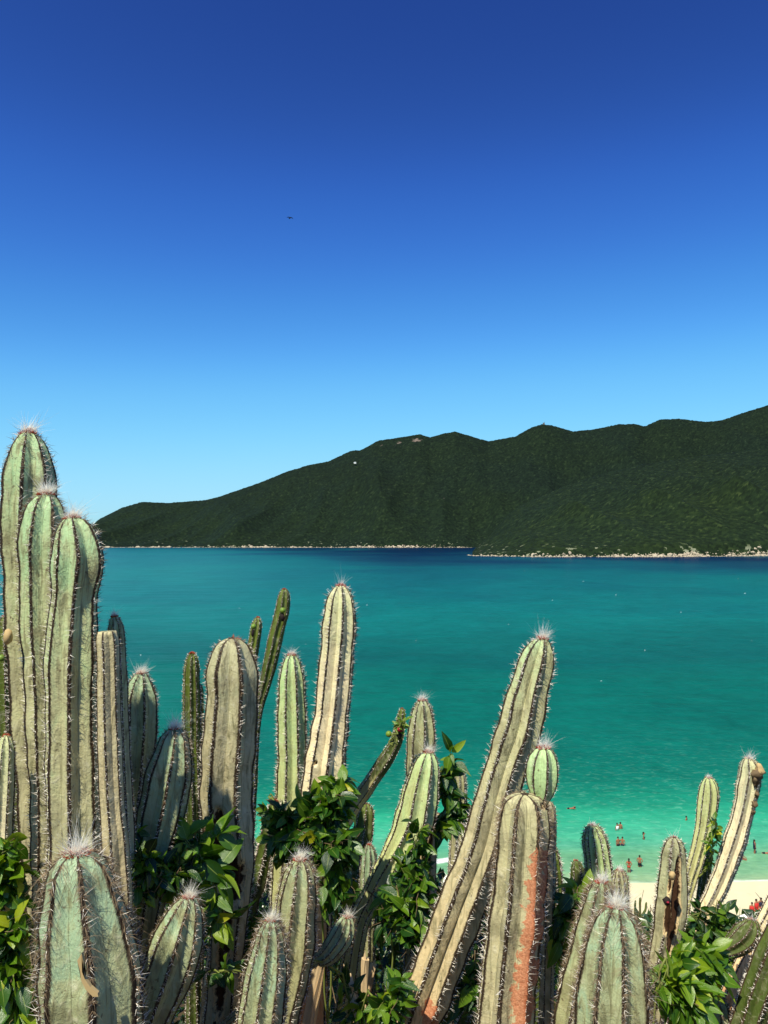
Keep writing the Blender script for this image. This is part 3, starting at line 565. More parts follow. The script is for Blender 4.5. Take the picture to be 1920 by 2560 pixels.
cactus('brown shaggy stub beside the small white capped cactus', [(1168, 2030, 0), (1168, 2036, 20), (1168, 2052, 34), (1167, 2090, 40), (1163, 2150, 42), (1158, 2300, 42)], 2.95, nr=7, mat='grey', wool=0, hair=.8, red=.1, age0=1.3)
cactus('small bluish cactus tip peeping low beside the green stub and the bending cactus', [(923, 2110, 0), (923, 2116, 18), (923, 2130, 32), (923, 2150, 38), (921, 2200, 40), (918, 2350, 40)], 2.35, nr=8, mat='blue', wool=.1, hair=.4, red=.5, tan=.5)
cactus('blunt green stub behind the leaf mass, orange bark below', [(915, 2008, 0), (915, 2014, 26), (914, 2028, 46), (911, 2060, 54), (906, 2110, 50), (896, 2170, 40), (884, 2260, 34), (876, 2400, 34)], 2.5, nr=7, mat='green', name='slender_cactus', wool=0, red=.1, tan=.38, age0=.1, spl=1.3)
cactus('long thick cactus leaning right across the middle with a white plume', [(1356, 1594, 0), (1355, 1605, 48), (1350, 1625, 76), (1342, 1655, 92), (1332, 1690, 100), (1320, 1733, 106), (1309, 1781, 112), (1297, 1829, 112), (1278, 1878, 112), (1262, 1926, 108), (1246, 1980, 112), (1212, 2110, 122), (1152, 2261, 122), (1094, 2412, 124), (1038, 2560, 116), (980, 2720, 116)], 1.72, nr=7, mat='sage', wool=1.1, hair=.15, tan=.68, age0=.18, ph=.25, lichen=[(1075, 2540, 18, 44)])
r = cactus('broad upright trunk right of the long leaning cactus, streaked with orange lichen', [(1312, 1984, 0), (1312, 1990, 70), (1312, 2010, 118), (1309, 2060, 130), (1304, 2120, 134), (1292, 2261, 144), (1274, 2412, 148), (1262, 2560, 150), (1250, 2750, 152)], 1.48, nr=7, mat='sage', wool=0, hair=.9, red=0, age0=.6, tan=1.2, ph=.3, wounds=[(1366, 2022, 9, 9)],
    lichen=[(1350, 2160, 27, 40), (1344, 2215, 28, 50), (1336, 2280, 28, 55), (1330, 2350, 28, 55), (1318, 2430, 30, 60), (1308, 2510, 32, 60)])
# the round branch sprouting from its shoulder is a part with its own spines and wool
bme = bpy.data.meshes.new('branch'); br = bpy.data.objects.new('branch', bme); COL.objects.link(br); br.parent = r['root']; br['label'] = 'short rounded branch with a white tuft'
P3, W3 = path3([(1360, 1868, 0), (1360, 1876, 50), (1359, 1895, 78), (1357, 1925, 92), (1356, 1955, 86), (1354, 1985, 62), (1348, 2012, 38), (1338, 2040, 34)], 1.5, False)
column(br, P3, W3, nr=7, mat='yellowgreen', wool=1.0, hair=.3, tan=.8, ph=.3, part=True, spl=1.3)
cactus('slim green cactus tucked behind the orange lichen trunk', [(1376, 2112, 0), (1376, 2120, 30), (1377, 2145, 48), (1379, 2190, 58), (1378, 2240, 62), (1371, 2321, 64), (1358, 2400, 64), (1336, 2500, 60), (1320, 2620, 60)], 1.75, nr=8, mat='green', wool=0, red=.1, hair=.1, age0=.2, tan=1.6, spl=1.3)
cactus('short tan stub under the round branch beside the lichen trunk', [(1372, 2002, 0), (1372, 2008, 20), (1374, 2025, 32), (1374, 2080, 36), (1372, 2160, 36)], 1.62, nr=6, mat='grey', wool=0, red=0, age0=.8)
cactus('low fuzzy cactus tip with reddish crown above the leaves right of the lichen trunk', [(1414, 2216, 0), (1414, 2222, 24), (1415, 2236, 38), (1418, 2270, 44), (1420, 2350, 46)], 1.9, nr=8, mat='grey', wool=.4, hair=.7, red=1)
cactus('little dark cactus with one sunlit yellow rib left of the twin tufted one', [(1441, 2150, 0), (1441, 2156, 22), (1444, 2175, 34), (1448, 2205, 40), (1456, 2240, 42), (1466, 2290, 44), (1480, 2400, 46)], 2.1, nr=6, mat='green', wool=0, red=.1, tan=2.2, age0=.25)
cactus('ribbed cactus with tufts on its slanted crown seen against the shallow water', [(1481, 2062, 0), (1481, 2068, 30), (1483, 2080, 46), (1487, 2100, 57), (1493, 2141, 68), (1500, 2200, 74), (1510, 2260, 76), (1530, 2400, 76)], 2.0, nr=11, mat='yellowgreen', wool=1.0, hair=.4, red=.3, tan=1.0, age0=.2, groove=.3, tuft=.5)
cactus('small woolly brown head just right of the ribbed tufted cactus', [(1549, 2174, 0), (1549, 2180, 26), (1550, 2200, 40), (1550, 2230, 44), (1546, 2290, 46), (1540, 2400, 46)], 1.85, nr=9, mat='grey', wool=1.3, hair=1, red=.2, tuft=.7)
cactus('shaggy cactus with orange red crown behind the big front one', [(1503, 2202, 0), (1503, 2212, 42), (1500, 2235, 66), (1494, 2275, 86), (1484, 2330, 100), (1470, 2412, 112), (1456, 2500, 124), (1445, 2600, 128), (1440, 2720, 128)], 1.50, nr=8, mat='blue', wool=1.1, hair=1.1, tan=.6, spl=1.2)
cactus('big front cactus with a white fluffy crown at the bottom right of centre', [(1542, 2264, 0), (1542, 2274, 58), (1541, 2296, 98), (1540, 2335, 130), (1538, 2382, 150), (1535, 2450, 166), (1531, 2520, 175), (1528, 2600, 180), (1526, 2720, 182)], 1.27, nr=8, mat='blue', wool=2.2, hair=1.3, tan=.7, groove=.26, ph=.2, spn=10)
r = cactus('damaged cactus with dark hollows and a round black fruit, right of the bathers', [(1685, 2092, 0), (1685, 2100, 32), (1684, 2120, 50), (1682, 2150, 62), (1680, 2201, 70), (1676, 2261, 76), (1668, 2322, 72), (1655, 2382, 66), (1640, 2450, 64), (1626, 2600, 64)], 2.15, nr=7, mat='grey', wool=.1, hair=.45, red=.1, spl=1.3, wounds=[(1672, 2210, 13, 34), (1668, 2300, 18, 44), (1702, 2190, 18, 60), (1700, 2270, 20, 70), (1690, 2360, 20, 70)])
bit(r['root'], 'open_fruit', 1667, 2252, 2.06, 9, 'black', (1, 1, 1.1), .12, label='round dark open fruit'); bit(r['root'], 'fruit_flesh', 1670, 2256, 2.035, 3.2, 'fruit_red', (1.2, 1, .7), .15)
bit(r['root'], 'dried_flower', 1680, 2188, 2.07, 9, 'dry', (1, 1, 1.1), .15)
cactus('slim striped cactus curving left of the peeling one, in front of the shallow sea', [(1772, 1943, 0), (1772, 1949, 26), (1773, 1962, 40), (1773, 1980, 47), (1770, 2010, 50), (1764, 2053, 44), (1754, 2100, 41), (1740, 2150, 37), (1722, 2210, 33), (1710, 2270, 30), (1700, 2400, 30)], 2.7, nr=8, mat='yellowgreen', wool=1.0, hair=.3, red=.3, tan=.4, age0=.25, groove=.3, tuft=.5)
r = cactus('rightmost tall cactus, peeling tan skin and a brown withered lump at its tip', [(1872, 1895, 0), (1872, 1901, 32), (1874, 1915, 46), (1875, 1935, 54), (1870, 1965, 57), (1864, 2000, 56), (1854, 2045, 56), (1841, 2090, 57), (1826, 2135, 56), (1811, 2179, 53), (1789, 2230, 48), (1768, 2270, 44), (1750, 2312, 42), (1722, 2380, 42), (1700, 2460, 42)], 2.6, nr=7, mat='cream', wool=.7, hair=.4, red=.2, tan=.5, age0=.12, groove=.28, wounds=[(1806, 2150, 24, 13), (1836, 2166, 12, 12), (1818, 2196, 22, 16), (1838, 2100, 7, 24), (1792, 2225, 12, 22), (1880, 1990, 10, 40)])
for (x, y, s_) in [(1899, 1922, 9), (1893, 1936, 11), (1889, 1952, 8), (1890, 1985, 6), (1886, 2010, 6), (1882, 2030, 5)]: bit(r['root'], 'dried_flower', x, y, 2.57, s_, 'dry' if y < 1925 else 'twig', (1, 1, 1.5), .30)
cactus('green stem standing between the slim striped and the peeling cactus', [(1768, 2110, 0), (1768, 2116, 16), (1766, 2135, 26), (1762, 2190, 28), (1753, 2260, 28), (1745, 2400, 28)], 2.75, nr=7, mat='green', name='slender_cactus', wool=0, red=.1, tan=.35, age0=.3, spl=1.3)
cactus('dark hairy cactus arching up to the right near the right edge', [(1882, 2298, 0), (1881, 2306, 36), (1876, 2322, 56), (1862, 2342, 64), (1840, 2362, 58), (1815, 2376, 42), (1790, 2384, 30), (1760, 2400, 26)], 1.95, nr=8, mat='green', wool=.2, hair=1.0, red=.1, age0=.4)
cactus('pinkish tan cactus slanting in from the right edge', [(2030, 2060, 0), (2022, 2072, 44), (2006, 2110, 60), (1978, 2190, 60), (1952, 2250, 60), (1920, 2312, 60), (1874, 2396, 58), (1840, 2470, 56), (1812, 2545, 54), (1788, 2640, 54)], 2.05, nr=7, mat='cream', wool=.8, hair=.1, tan=.35, age0=.3)
cactus('olive spiny cactus filling the bottom right corner', [(2010, 2230, 0), (2002, 2240, 50), (1985, 2275, 74), (1950, 2350, 84), (1915, 2430, 84), (1882, 2520, 82), (1855, 2620, 80)], 1.7, nr=7, mat='green', wool=.5, hair=.4, tan=1.6, age0=.35)
cactus('fuzzy brown topped cactus at the foot of the notched leaves', [(1792, 2488, 0), (1792, 2494, 34), (1792, 2508, 52), (1790, 2540, 62), (1786, 2620, 64)], 1.75, nr=8, mat='blue', wool=.2, hair=1.1, red=.1)
cactus('shaggy green cactus in the bottom middle, taller of the front pair', [(750, 2146, 0), (750, 2156, 44), (750, 2175, 70), (748, 2205, 92), (743, 2255, 110), (736, 2320, 118), (727, 2390, 118), (714, 2450, 114), (700, 2520, 110), (688, 2600, 108), (675, 2720, 108)], 1.55, nr=8, mat='blue', wool=1.4, hair=.9, tan=.55, age0=.03, ph=.1)
cactus('shorter of the front middle pair, white tuft against its neighbour\'s ribs', [(678, 2297, 0), (678, 2306, 40), (677, 2325, 66), (675, 2360, 86), (669, 2412, 104), (662, 2472, 116), (652, 2560, 120), (645, 2720, 120)], 1.36, nr=9, mat='blue', wool=1.6, hair=.9, tan=.6, age0=.06, groove=.28)
cactus('curved cactus bowing left with a sunlit rib, beside the thick lower left one', [(473, 2240, 0), (473, 2249, 46), (468, 2270, 78), (459, 2302, 104), (447, 2345, 124), (430, 2400, 132), (410, 2460, 124), (388, 2525, 108), (365, 2600, 96), (350, 2720, 92)], 1.36, nr=8, mat='blue', wool=1.3, hair=.8, tan=.7, age0=.08, groove=.3, ph=.3)
cactus('brownish weathered stub behind the curved bowing cactus', [(385, 2250, 0), (385, 2256, 30), (384, 2275, 46), (378, 2320, 54), (370, 2400, 58), (362, 2560, 60)], 1.6, nr=7, mat='grey', wool=0, hair=.7, red=0, age0=.5, wounds=[(378, 2290, 20, 22)])
cactus('small dark grey cactus bent over in the shade below the leaf mass', [(869, 2290, 0), (869, 2297, 34), (865, 2315, 52), (856, 2338, 60), (840, 2362, 60), (822, 2384, 54), (802, 2398, 40), (780, 2406, 28)], 1.66, nr=9, mat='blue', wool=.8, hair=1.1, red=.6, tan=.5)
cactus('rusty brown woody trunk in the shadow below the rotted cactus', [(560, 2300, 44), (556, 2360, 60), (548, 2440, 78), (540, 2560, 92), (535, 2700, 96)], 1.9, nr=6, mat='grey', flat=True, age0=1.7, spn=3, wounds=[(548, 2420, 26, 60), (520, 2520, 30, 70)])
cactus('green ribbed stem at the bottom between the lichen trunk and the long leaning cactus', [(1200, 2500, 0), (1198, 2508, 34), (1190, 2530, 52), (1172, 2570, 66), (1150, 2650, 70)], 1.85, nr=7, mat='green', wool=0, hair=.2, red=0, age0=.4, tan=1.4, spl=1.3)
# three far finger cacti on the slope above the beach
for lab, pp in [('far finger cactus straight and tallest of three above the sand', [(1601, 2243, 0), (1601, 2245, 4), (1600, 2250, 5.5), (1600, 2285, 6)]), ('far finger cactus hooked at its base, right one of three', [(1616, 2255, 0), (1616, 2257, 4), (1615, 2262, 5.5), (1613, 2276, 6), (1604, 2290, 6)]), ('far finger cactus shortest, left one of three', [(1589, 2250, 0), (1589, 2252, 3.5), (1588, 2258, 5), (1587, 2290, 5.5)])]:
    cactus(lab, pp, 16., name='finger_cactus', nr=5, mat='green', wool=0, red=0, spn=1, lmax=.6)

# ------------------------------------------------------------------ leaves and vines
def leaf_geo(nst=6, fold=.35, curl=.25, wid=.27, notch=0., seed=0, twist=0.):
    rr = random.Random(seed); V = []; mid = []
    for i in range(nst+1):
        t = i/nst; w_ = wid*math.sin(math.pi*min(1, t**.85))**.8 if 0 < t < 1 else 0
        if notch and 0 < i < nst: w_ *= 1+notch*(1 if i % 2 else -1)
        z = -curl*t*t; a = twist*t
        for s_ in (-1, 0, 1):
            wj = w_*(1+(rr.random()-.5)*.15*(s_ != 0))
            x = s_*wj; zz = z+abs(s_)*wj*fold*(1-.0*t)+ (rr.random()-.5)*.02*(s_ != 0)
            V.append((x*math.cos(a), t-.1*abs(s_)*0, zz+x*math.sin(a))); mid.append(1 if s_ == 0 else 0)
    Fq = []
    for i in range(nst):
        o = i*3; Fq += [(o, o+1, o+4, o+3), (o+1, o+2, o+5, o+4)]
    return np.array(V, float), np.array(Fq), np.array(mid, float)
LV = {}
for kind, mat, nt_, wd in (('leaf', 'leaf', 0, .26), ('bright', 'leaf_bright', 0, .24), ('notched', 'leaf_bright', .16, .135), ('dark', 'leaf_dark', 0, .27)):
    LV[kind] = []
    for j in range(6):
        V, Fq, mid = leaf_geo(7 if nt_ else 6, .2+.09*j, .05+.13*((j*2) % 6), wd*(.85+.08*((j*3) % 5)), nt_, j, (-.5, .5, 0, .8, -.8, .2)[j])
        me = mesh_np('leaf', V, Fq, dict(mid=mid, tint=np.full(len(V), j*.13))); me.materials.append(M[mat]); LV[kind].append(me)
sunv = np.array(SUN)
def orient(dr, nrm):
    y = dr/np.linalg.norm(dr); x = np.cross(y, nrm); x /= max(np.linalg.norm(x), 1e-6); z = np.cross(x, y); return x, y, z
def tubes(segs, O, name, mat, parent, nseg=4):
    """segs list of (polyline (n,3), r0, r1)"""
    VV, FF = [], []; o = 0
    for pl, r0, r1 in segs:
        pl = np.asarray(pl); n = len(pl); T = unit(np.gradient(pl, axis=0)); a = unit(np.cross(T, np.array([.3, .9, .2]))); b_ = np.cross(T, a)
        th = np.arange(nseg)/nseg*6.283; rr = np.linspace(r0, r1, n)[:, None, None]
        V = pl[:, None]+(a[:, None]*np.cos(th)[None, :, None]+b_[:, None]*np.sin(th)[None, :, None])*rr
        i = o+np.arange(n*nseg).reshape(n, nseg); j = np.roll(i, -1, 1)
        FF.append(np.stack([i[:-1], j[:-1], j[1:], i[1:]], -1).reshape(-1, 4)); VV.append(V.reshape(-1, 3)); o += n*nseg
    return link(name, mesh_np(name, np.vstack(VV)-O, np.vstack(FF)), parent, [M[mat]])
def leafmass(P, Dr, Nm, L, kinds='dark', nst=2):
    V0, F0, mid = leaf_geo(nst, .3, .2, .26); n = len(P); y = unit(Dr); x = unit(np.cross(y, Nm)); z = np.cross(x, y)
    V = P[:, None]+L[:, None, None]*(V0[None, :, 0:1]*x[:, None]+V0[None, :, 1:2]*y[:, None]+V0[None, :, 2:3]*z[:, None])
    Fq = (F0[None]+(np.arange(n)*len(V0))[:, None, None]).reshape(-1, 4)
    return V.reshape(-1, 3), Fq, np.tile(mid, n), np.repeat(rng.random(n), len(V0))
def build_mass(name, P, L, mat, parent=None, O=(0, 0, 0), upn=.6, droop=.3):
    n = len(P); Dr = rng.normal(0, 1, (n, 3))+np.array([0, -.2, -droop]); Nm = np.array([0, -.2, upn])+sunv*.3+rng.normal(0, .5, (n, 3))
    V, Fq, mid, tint = leafmass(P, Dr, Nm, L); o = link(name, mesh_np(name, V-np.array(O), Fq, dict(mid=mid, tint=tint)), parent, [M[mat]]); o['kind'] = 'stuff'; return o

def vine(name, label, blobs_, size, kind='leaf', nper=8, cat='vine', twigmat='greentwig', droop=.6, group=None, mixk=None, base=None, short=False, density=1., maxleaf=300, lean=(0, 0, 0)):
    """blobs (px,py,rpx,depth,ntwigs): clumps of twigs; leaves one by one"""
    cs = [at(b[0], b[1], b[3]) for b in blobs_]; O = np.array(base if base is not None else cs[-1]-np.array([0, -.05, .5]))
    g = float(ground_z(O[0], O[1])); O = np.array([O[0], O[1], g])
    if short: O = cs[-1]+np.array([0, .02, -.03])
    t = empty(name, O); tag(t, label, cat, group); segs = []; leaves = []
    # main stem through the clumps down to the ground
    spine = catmull(np.vstack([cs, [cs[-1]*.5+O*.5+rng.normal(0, .04, 3), O]]) if len(cs) > 0 else cs, 10); spine = spine+rng.normal(0, .004, spine.shape)
    segs.append((spine, .0018, .0028))
    for (bx, by, br_, bd, nt2), c in zip(blobs_, cs):
        rad = br_/F*bd; near = spine[np.argsort(np.linalg.norm(spine-c, axis=1))[:14]]
        for _ in range(int(nt2*density)):
            q = rng.normal(size=3); q /= np.linalg.norm(q); q *= rng.random()**.45; q[1] *= .8
            tgt = c+q*rad; st = near[rng.integers(len(near))]; mid_ = (st+tgt)/2+rng.normal(0, rad*.15, 3)+np.array([0, 0, rad*.1])
            tt = np.linspace(0, 1, 8)[:, None]; pl = st*(1-tt)**2+2*mid_*tt*(1-tt)+tgt*tt**2; ln = np.linalg.norm(tgt-st)
            segs.append((pl, .0014, .0006)); 
            for k_ in range(nper):
                f = rng.uniform(.25, 1); pi = int(f*7); p = pl[pi]*(1-(f*7-pi))+pl[min(7, pi+1)]*(f*7-pi); T_ = unit(pl[min(7, pi+1)]-pl[max(0, pi-1)])
                dr = T_*.5+rng.normal(0, .75, 3)+np.array([0, -.15, -droop*rng.random()])+np.array(lean); dr = dr/np.linalg.norm(dr)
                nm = np.array([0, -.25, .55])+sunv*.25+rng.normal(0, .6, 3)
                L = size*rng.uniform(.5, 1.3)
                leaves.append((p, dr, nm, L))
    rng.shuffle(leaves) if False else None
    random.shuffle(leaves); 
    for (p, dr, nm, L) in leaves[:maxleaf]:
        x, y, z = orient(dr, nm); kd = kind if not mixk or random.random() > mixk[1] else mixk[0]
        me = random.choice(LV[kd]); o = bpy.data.objects.new('leaf', me); COL.objects.link(o); o.parent = t
        Mx = Matrix(((x[0]*L, y[0]*L, z[0]*L, p[0]+dr[0]*.004-O[0]), (x[1]*L, y[1]*L, z[1]*L, p[1]+dr[1]*.004-O[1]), (x[2]*L, y[2]*L, z[2]*L, p[2]+dr[2]*.004-O[2]), (0, 0, 0, 1)))
        o.matrix_local = Mx
    bare = []
    for (bx, by, br_, bd, nt2), c in zip(blobs_, cs):
        for _ in range(0 if short else max(2, int(nt2*.5))):
            q = unit(rng.normal(size=3)); rad = br_/F*bd; a0 = c+rng.normal(0, rad*.3, 3); e0 = c+q*rad*rng.uniform(.8, 1.35); m0 = (a0+e0)/2+rng.normal(0, rad*.16, 3)
            bare.append((np.array([a0, (a0+m0)/2, m0, (m0+e0)/2+rng.normal(0, rad*.05, 3), e0]), .0013, .0005))
    if bare: bo = tubes(bare, O, 'dry_twigs', 'twig', t, 3); bo['kind'] = 'stuff'
    if len(leaves) > maxleaf:
        rest = leaves[maxleaf:][:260]; P_ = np.array([l[0] for l in rest]); D_ = np.array([l[1] for l in rest]); N_ = np.array([l[2] for l in rest]); L_ = np.array([l[3] for l in rest])
        V, Fq, mid, tint = leafmass(P_, D_, N_, L_, nst=5); fo = link('foliage', mesh_np('foliage', V-O, Fq, dict(mid=mid, tint=tint)), t, [M['leaf_bright' if kind in ('bright', 'notched') else 'leaf']]); fo['kind'] = 'stuff'
    st = tubes(segs, O, 'stems', twigmat, t); st['kind'] = 'stuff'
    return t
vine('leafy_vine', 'glossy leaved climber wrapping the foot of the tall cream cactus', [(848, 1968, 28, 1.93, 14), (828, 2030, 50, 1.86, 36), (836, 2120, 62, 1.83, 40), (835, 2210, 55, 1.82, 30)], .041, 'leaf', 7, mixk=('bright', .22))
vine('leafy_vine', 'dark glossy climber across the foot of the straight yellow green cactus', [(790, 2010, 40, 1.88, 18), (730, 2060, 44, 1.9, 24), (775, 2090, 70, 1.85, 44), (710, 2110, 40, 1.9, 14), (800, 2190, 50, 1.84, 24)], .041, 'leaf', 7, mixk=('bright', .2))
vine('leafy_vine', 'thin sprig reaching left over the water from the glossy climber', [(665, 2030, 8, 1.9, 2), (690, 2040, 18, 1.9, 6)], .03, 'leaf', 4, mixk=('bright', .6), short=True)
vine('leafy_vine', 'climber hanging on the right side of the bending cactus, yellow shoots at its top', [(1126, 1890, 14, 2.12, 4), (1112, 1935, 18, 2.14, 8), (1122, 1985, 24, 2.14, 12), (1112, 2060, 34, 2.14, 16), (1150, 2010, 18, 2.14, 5)], .040, 'leaf', 5, mixk=('bright', .3), droop=1.2)
vine('leafy_vine', 'dark leafy tangle left of the long leaning cactus with a yellow shoot on top', [(1052, 2080, 34, 1.92, 9), (1035, 2180, 56, 1.9, 26), (1030, 2260, 70, 1.88, 42), (1060, 2340, 60, 1.86, 30), (980, 2290, 60, 1.9, 26)], .039, 'leaf', 6, density=1.0, droop=1.1, mixk=('bright', .25))
vine('leafy_vine', 'broad leaved climber in front of the rotted trunk of the thick grey cactus', [(550, 2075, 26, 1.55, 4), (475, 2125, 50, 1.50, 9), (530, 2190, 40, 1.5, 7), (535, 2290, 40, 1.5, 9), (410, 2190, 55, 1.56, 9)], .050, 'leaf', 4, mixk=('bright', .45), droop=.4)
vine('leafy_vine', 'small leaved twiggy shrub between the lower left cactus and the leaning one', [(325, 2110, 30, 1.45, 10), (365, 2180, 55, 1.42, 24), (440, 2180, 45, 1.45, 16), (345, 2230, 46, 1.42, 14)], .027, 'bright', 5, cat='shrub', mixk=('dark', .4))
vine('leafy_vine', 'bright leafed bush at the left edge below the striped cactus', [(15, 2120, 40, 1.36, 14), (25, 2210, 50, 1.36, 20), (28, 2330, 52, 1.34, 22), (25, 2440, 55, 1.33, 22), (35, 2540, 52, 1.32, 18)], .036, 'bright', 5, cat='bush', mixk=('leaf', .65))
vine('leafy_vine', 'bush of long notched bright leaves at the lower right', [(1735, 2365, 40, 1.75, 8), (1690, 2430, 55, 1.68, 14), (1760, 2420, 55, 1.72, 16), (1700, 2500, 62, 1.65, 15), (1650, 2450, 40, 1.65, 6)], .052, 'notched', 5, cat='bush', mixk=('leaf', .08), lean=(.5, -.1, -.4), droop=.5, density=1.5)
vine('leafy_vine', 'leafy sprig between the lichen trunk and the shaggy orange crowned cactus', [(1440, 2235, 26, 1.6, 5), (1425, 2290, 42, 1.6, 14), (1412, 2370, 40, 1.6, 10)], .038, 'bright', 4, cat='sprig', mixk=('leaf', .5))
vine('leafy_vine', 'dark green bush below the peeling cactus near the right edge', [(1800, 2275, 24, 2.5, 7), (1815, 2335, 40, 2.4, 22), (1850, 2375, 40, 2.3, 14), (1785, 2355, 45, 2.4, 14)], .038, 'leaf', 6, cat='bush', mixk=('dark', .6))
vine('climbing_sprig', 'tiny yellow sprig climbing the slim striped cactus by the sea', [(1790, 2048, 12, 2.6, 3), (1785, 2075, 14, 2.6, 5), (1780, 2110, 14, 2.62, 5), (1775, 2150, 10, 2.65, 3)], .026, 'leaf', 4, cat='sprig', mixk=('bright', .5), short=True)
vine('climbing_sprig', 'yellow leaves clinging to the tip of the thin diagonal stem', [(1008, 1806, 9, 2.05, 4), (1000, 1820, 9, 2.06, 3)], .018, 'bright', 3, cat='sprig', short=True)
vine('leafy_vine', 'leafy clump low in the middle at the foot of the long leaning cactus', [(985, 2475, 40, 1.65, 12), (970, 2535, 50, 1.62, 14), (900, 2540, 50, 1.7, 10)], .034, 'leaf', 5, cat='bush', mixk=('bright', .3))
vine('leafy_vine', 'two toned leaves in the gap between the long leaning cactus and the lichen trunk', [(1185, 2440, 26, 1.75, 5), (1160, 2500, 30, 1.75, 6), (1215, 2400, 16, 1.8, 3)], .042, 'leaf', 4, cat='bush')
vine('leafy_vine', 'yellow green small leaved bush behind the front middle pair of cacti', [(640, 2290, 30, 1.75, 10), (630, 2350, 40, 1.75, 16), (610, 2420, 30, 1.75, 8)], .020, 'bright', 7, cat='bush')
vine('leafy_vine', 'broad single leaves in the dark by the rusty woody trunk', [(520, 2430, 22, 1.5, 3), (600, 2430, 16, 1.5, 2), (870, 2470, 30, 1.7, 4)], .036, 'leaf', 3, cat='sprig')
vine('leafy_vine', 'sprig at the foot of the damaged cactus with dark hollows', [(1620, 2330, 16, 2.2, 4), (1735, 2290, 30, 2.5, 8), (1760, 2330, 30, 2.5, 8)], .034, 'dark', 5, cat='sprig', mixk=('leaf', .4))

# scrub under and between the cacti
Pn = []; Ln = []; tops = ([-400, 0, 300, 640, 700, 940, 1000, 1120, 1180, 1300, 1400, 1600, 1750, 1850, 1920, 2400], [2150, 2150, 2120, 2120, 2150, 2180, 2190, 2200, 2215, 2260, 2290, 2300, 2300, 2290, 2285, 2290])
for (d0, d1, n, l0, l1) in [(2.3, 3.4, 13000, .032, .058), (3.4, 6, 14000, .05, .09), (6, 14, 7000, .09, .16), (14, 50, 10000, .22, .5)]:
    d = rng.uniform(d0, d1, n); px = rng.uniform(-500, 2400, n); ty = np.interp(px, *tops)+18*np.sin(px*.03+d*1.7)+14*np.sin(px*.071+d*3.1)+6
    below = np.where(rng.random(n) < .45, np.abs(rng.normal(0, 1, n))*60, rng.random(n)*480); py = ty+below; L = rng.uniform(l0, l1, n)
    a = (px-960)/F; z = H-(py-1340)/F*d; g = ground_z(a*d, d); hmax = np.where(d > 6, 2.8, 9); z = np.clip(z, g+.05, g+hmax)
    z = np.where(d > 50, g, z); Pn.append(np.stack([a*d, d, z], -1)); Ln.append(L)
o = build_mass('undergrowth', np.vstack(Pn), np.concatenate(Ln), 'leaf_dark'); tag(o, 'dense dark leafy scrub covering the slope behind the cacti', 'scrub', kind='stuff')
# bare twigs tangled in the scrub
segs = []
for _ in range(420):
    px = rng.uniform(-50, 1950); py, d = float(np.interp(px, *tops))+rng.uniform(40, 380), rng.uniform(1.9, 3.0); p = at(px, py, d); q = p+rng.normal(0, .07, 3); m_ = (p+q)/2+rng.normal(0, .02, 3)
    segs.append((np.array([p, m_, q]), .0018, .0006))
o = tubes(segs, np.zeros(3), 'dry_twigs', 'twig', None, 3); tag(o, 'bare grey twigs tangled in the dark scrub', 'twigs', kind='stuff')
# broken dead stems
for lab, a, b_, r0 in [('pale broken dead stem leaning in the dark right of the front middle pair', (800, 2400, 1.75), (770, 2560, 1.75), .012), ('dead bleached stem with a hollow end low in the middle', (868, 2440, 1.75), (895, 2530, 1.7), .012), ('short splintered dead stem beside the bent grey cactus', (912, 2400, 1.85), (905, 2560, 1.85), .010), ('thin dead stick leaning by the dark middle thicket', (935, 2410, 1.9), (890, 2560, 1.9), .006), ('peeling dead stalk under the leaf mass left of the long leaning cactus', (1010, 2440, 1.95), (1085, 2330, 1.95), .008), ('dead grey stalk at the foot of the rotted cactus', (640, 2470, 1.8), (600, 2570, 1.8), .009)]:
    A_, B_ = Vector(at(*a)), Vector(at(*b_)); t = empty('dead_stem', B_); tag(t, lab, 'dead stem'); C_ = B_+(B_-A_)*.6
    b = MB(); b.cone(C_-B_, A_-B_, r0*1.2, r0, 7); 
    for v in b.bm.verts: v.co += Vector([random.gauss(0, r0*.25) for _ in range(3)])
    bmesh.ops.subdivide_edges(b.bm, edges=b.bm.edges[:], cuts=3, fractal=.35); b.build('stem', M['deadwood'], t, False)
    b = MB(); b.cone(A_-B_, A_-B_+(A_-B_).normalized()*r0*2.2, r0*.5, 0, 5); b.build('splinter', M['deadwood'], t, False)
# bushes farther down the slope, above the beach
def bush(label, px, py, d, r, n=1500, mat='leaf_dark', ls=.16):
    c = at(px, py, d); g = float(ground_z(c[0], c[1])); t = empty('bush', (c[0], c[1], g)); tag(t, label, 'bush'); O = np.array(t.location)
    q = unit(rng.normal(size=(n, 3)))*(rng.random((n, 1))**.35); q[:, 2] = q[:, 2]*.7; P = c-np.array([0, 0, r*.55])+q*r*(1+.25*np.sin(q[:, :1]*7)*np.cos(q[:, 1:2]*9))
    build_mass('foliage', P, rng.uniform(ls*.6, ls*1.2, n), mat, t, O)
    sg = [(np.array([O, (O+c)/2+rng.normal(0, r*.1, 3), c+rng.normal(0, r*.35, 3)]), r*.05, r*.015) for _ in range(6)]
    s_ = tubes(sg, O, 'stems', 'twig', t); s_['kind'] = 'stuff'
bush('dark rounded bush below the people in red on the beach', 1862, 2330, 22, .70, 3000, 'leaf_dark', .10)
bush('low bush right of the peeling cactus at the top of the slope', 1815, 2305, 19, .45, 1400, 'leaf_dark', .09)
bush('small scrubby bush left of the damaged cactus on the beach edge', 1630, 2308, 17, .28, 700, 'leaf_dark', .07)
bush('low scrub bush behind the big front cactus at the edge of the sand', 1570, 2312, 17, .3, 700, 'leaf_dark', .07)
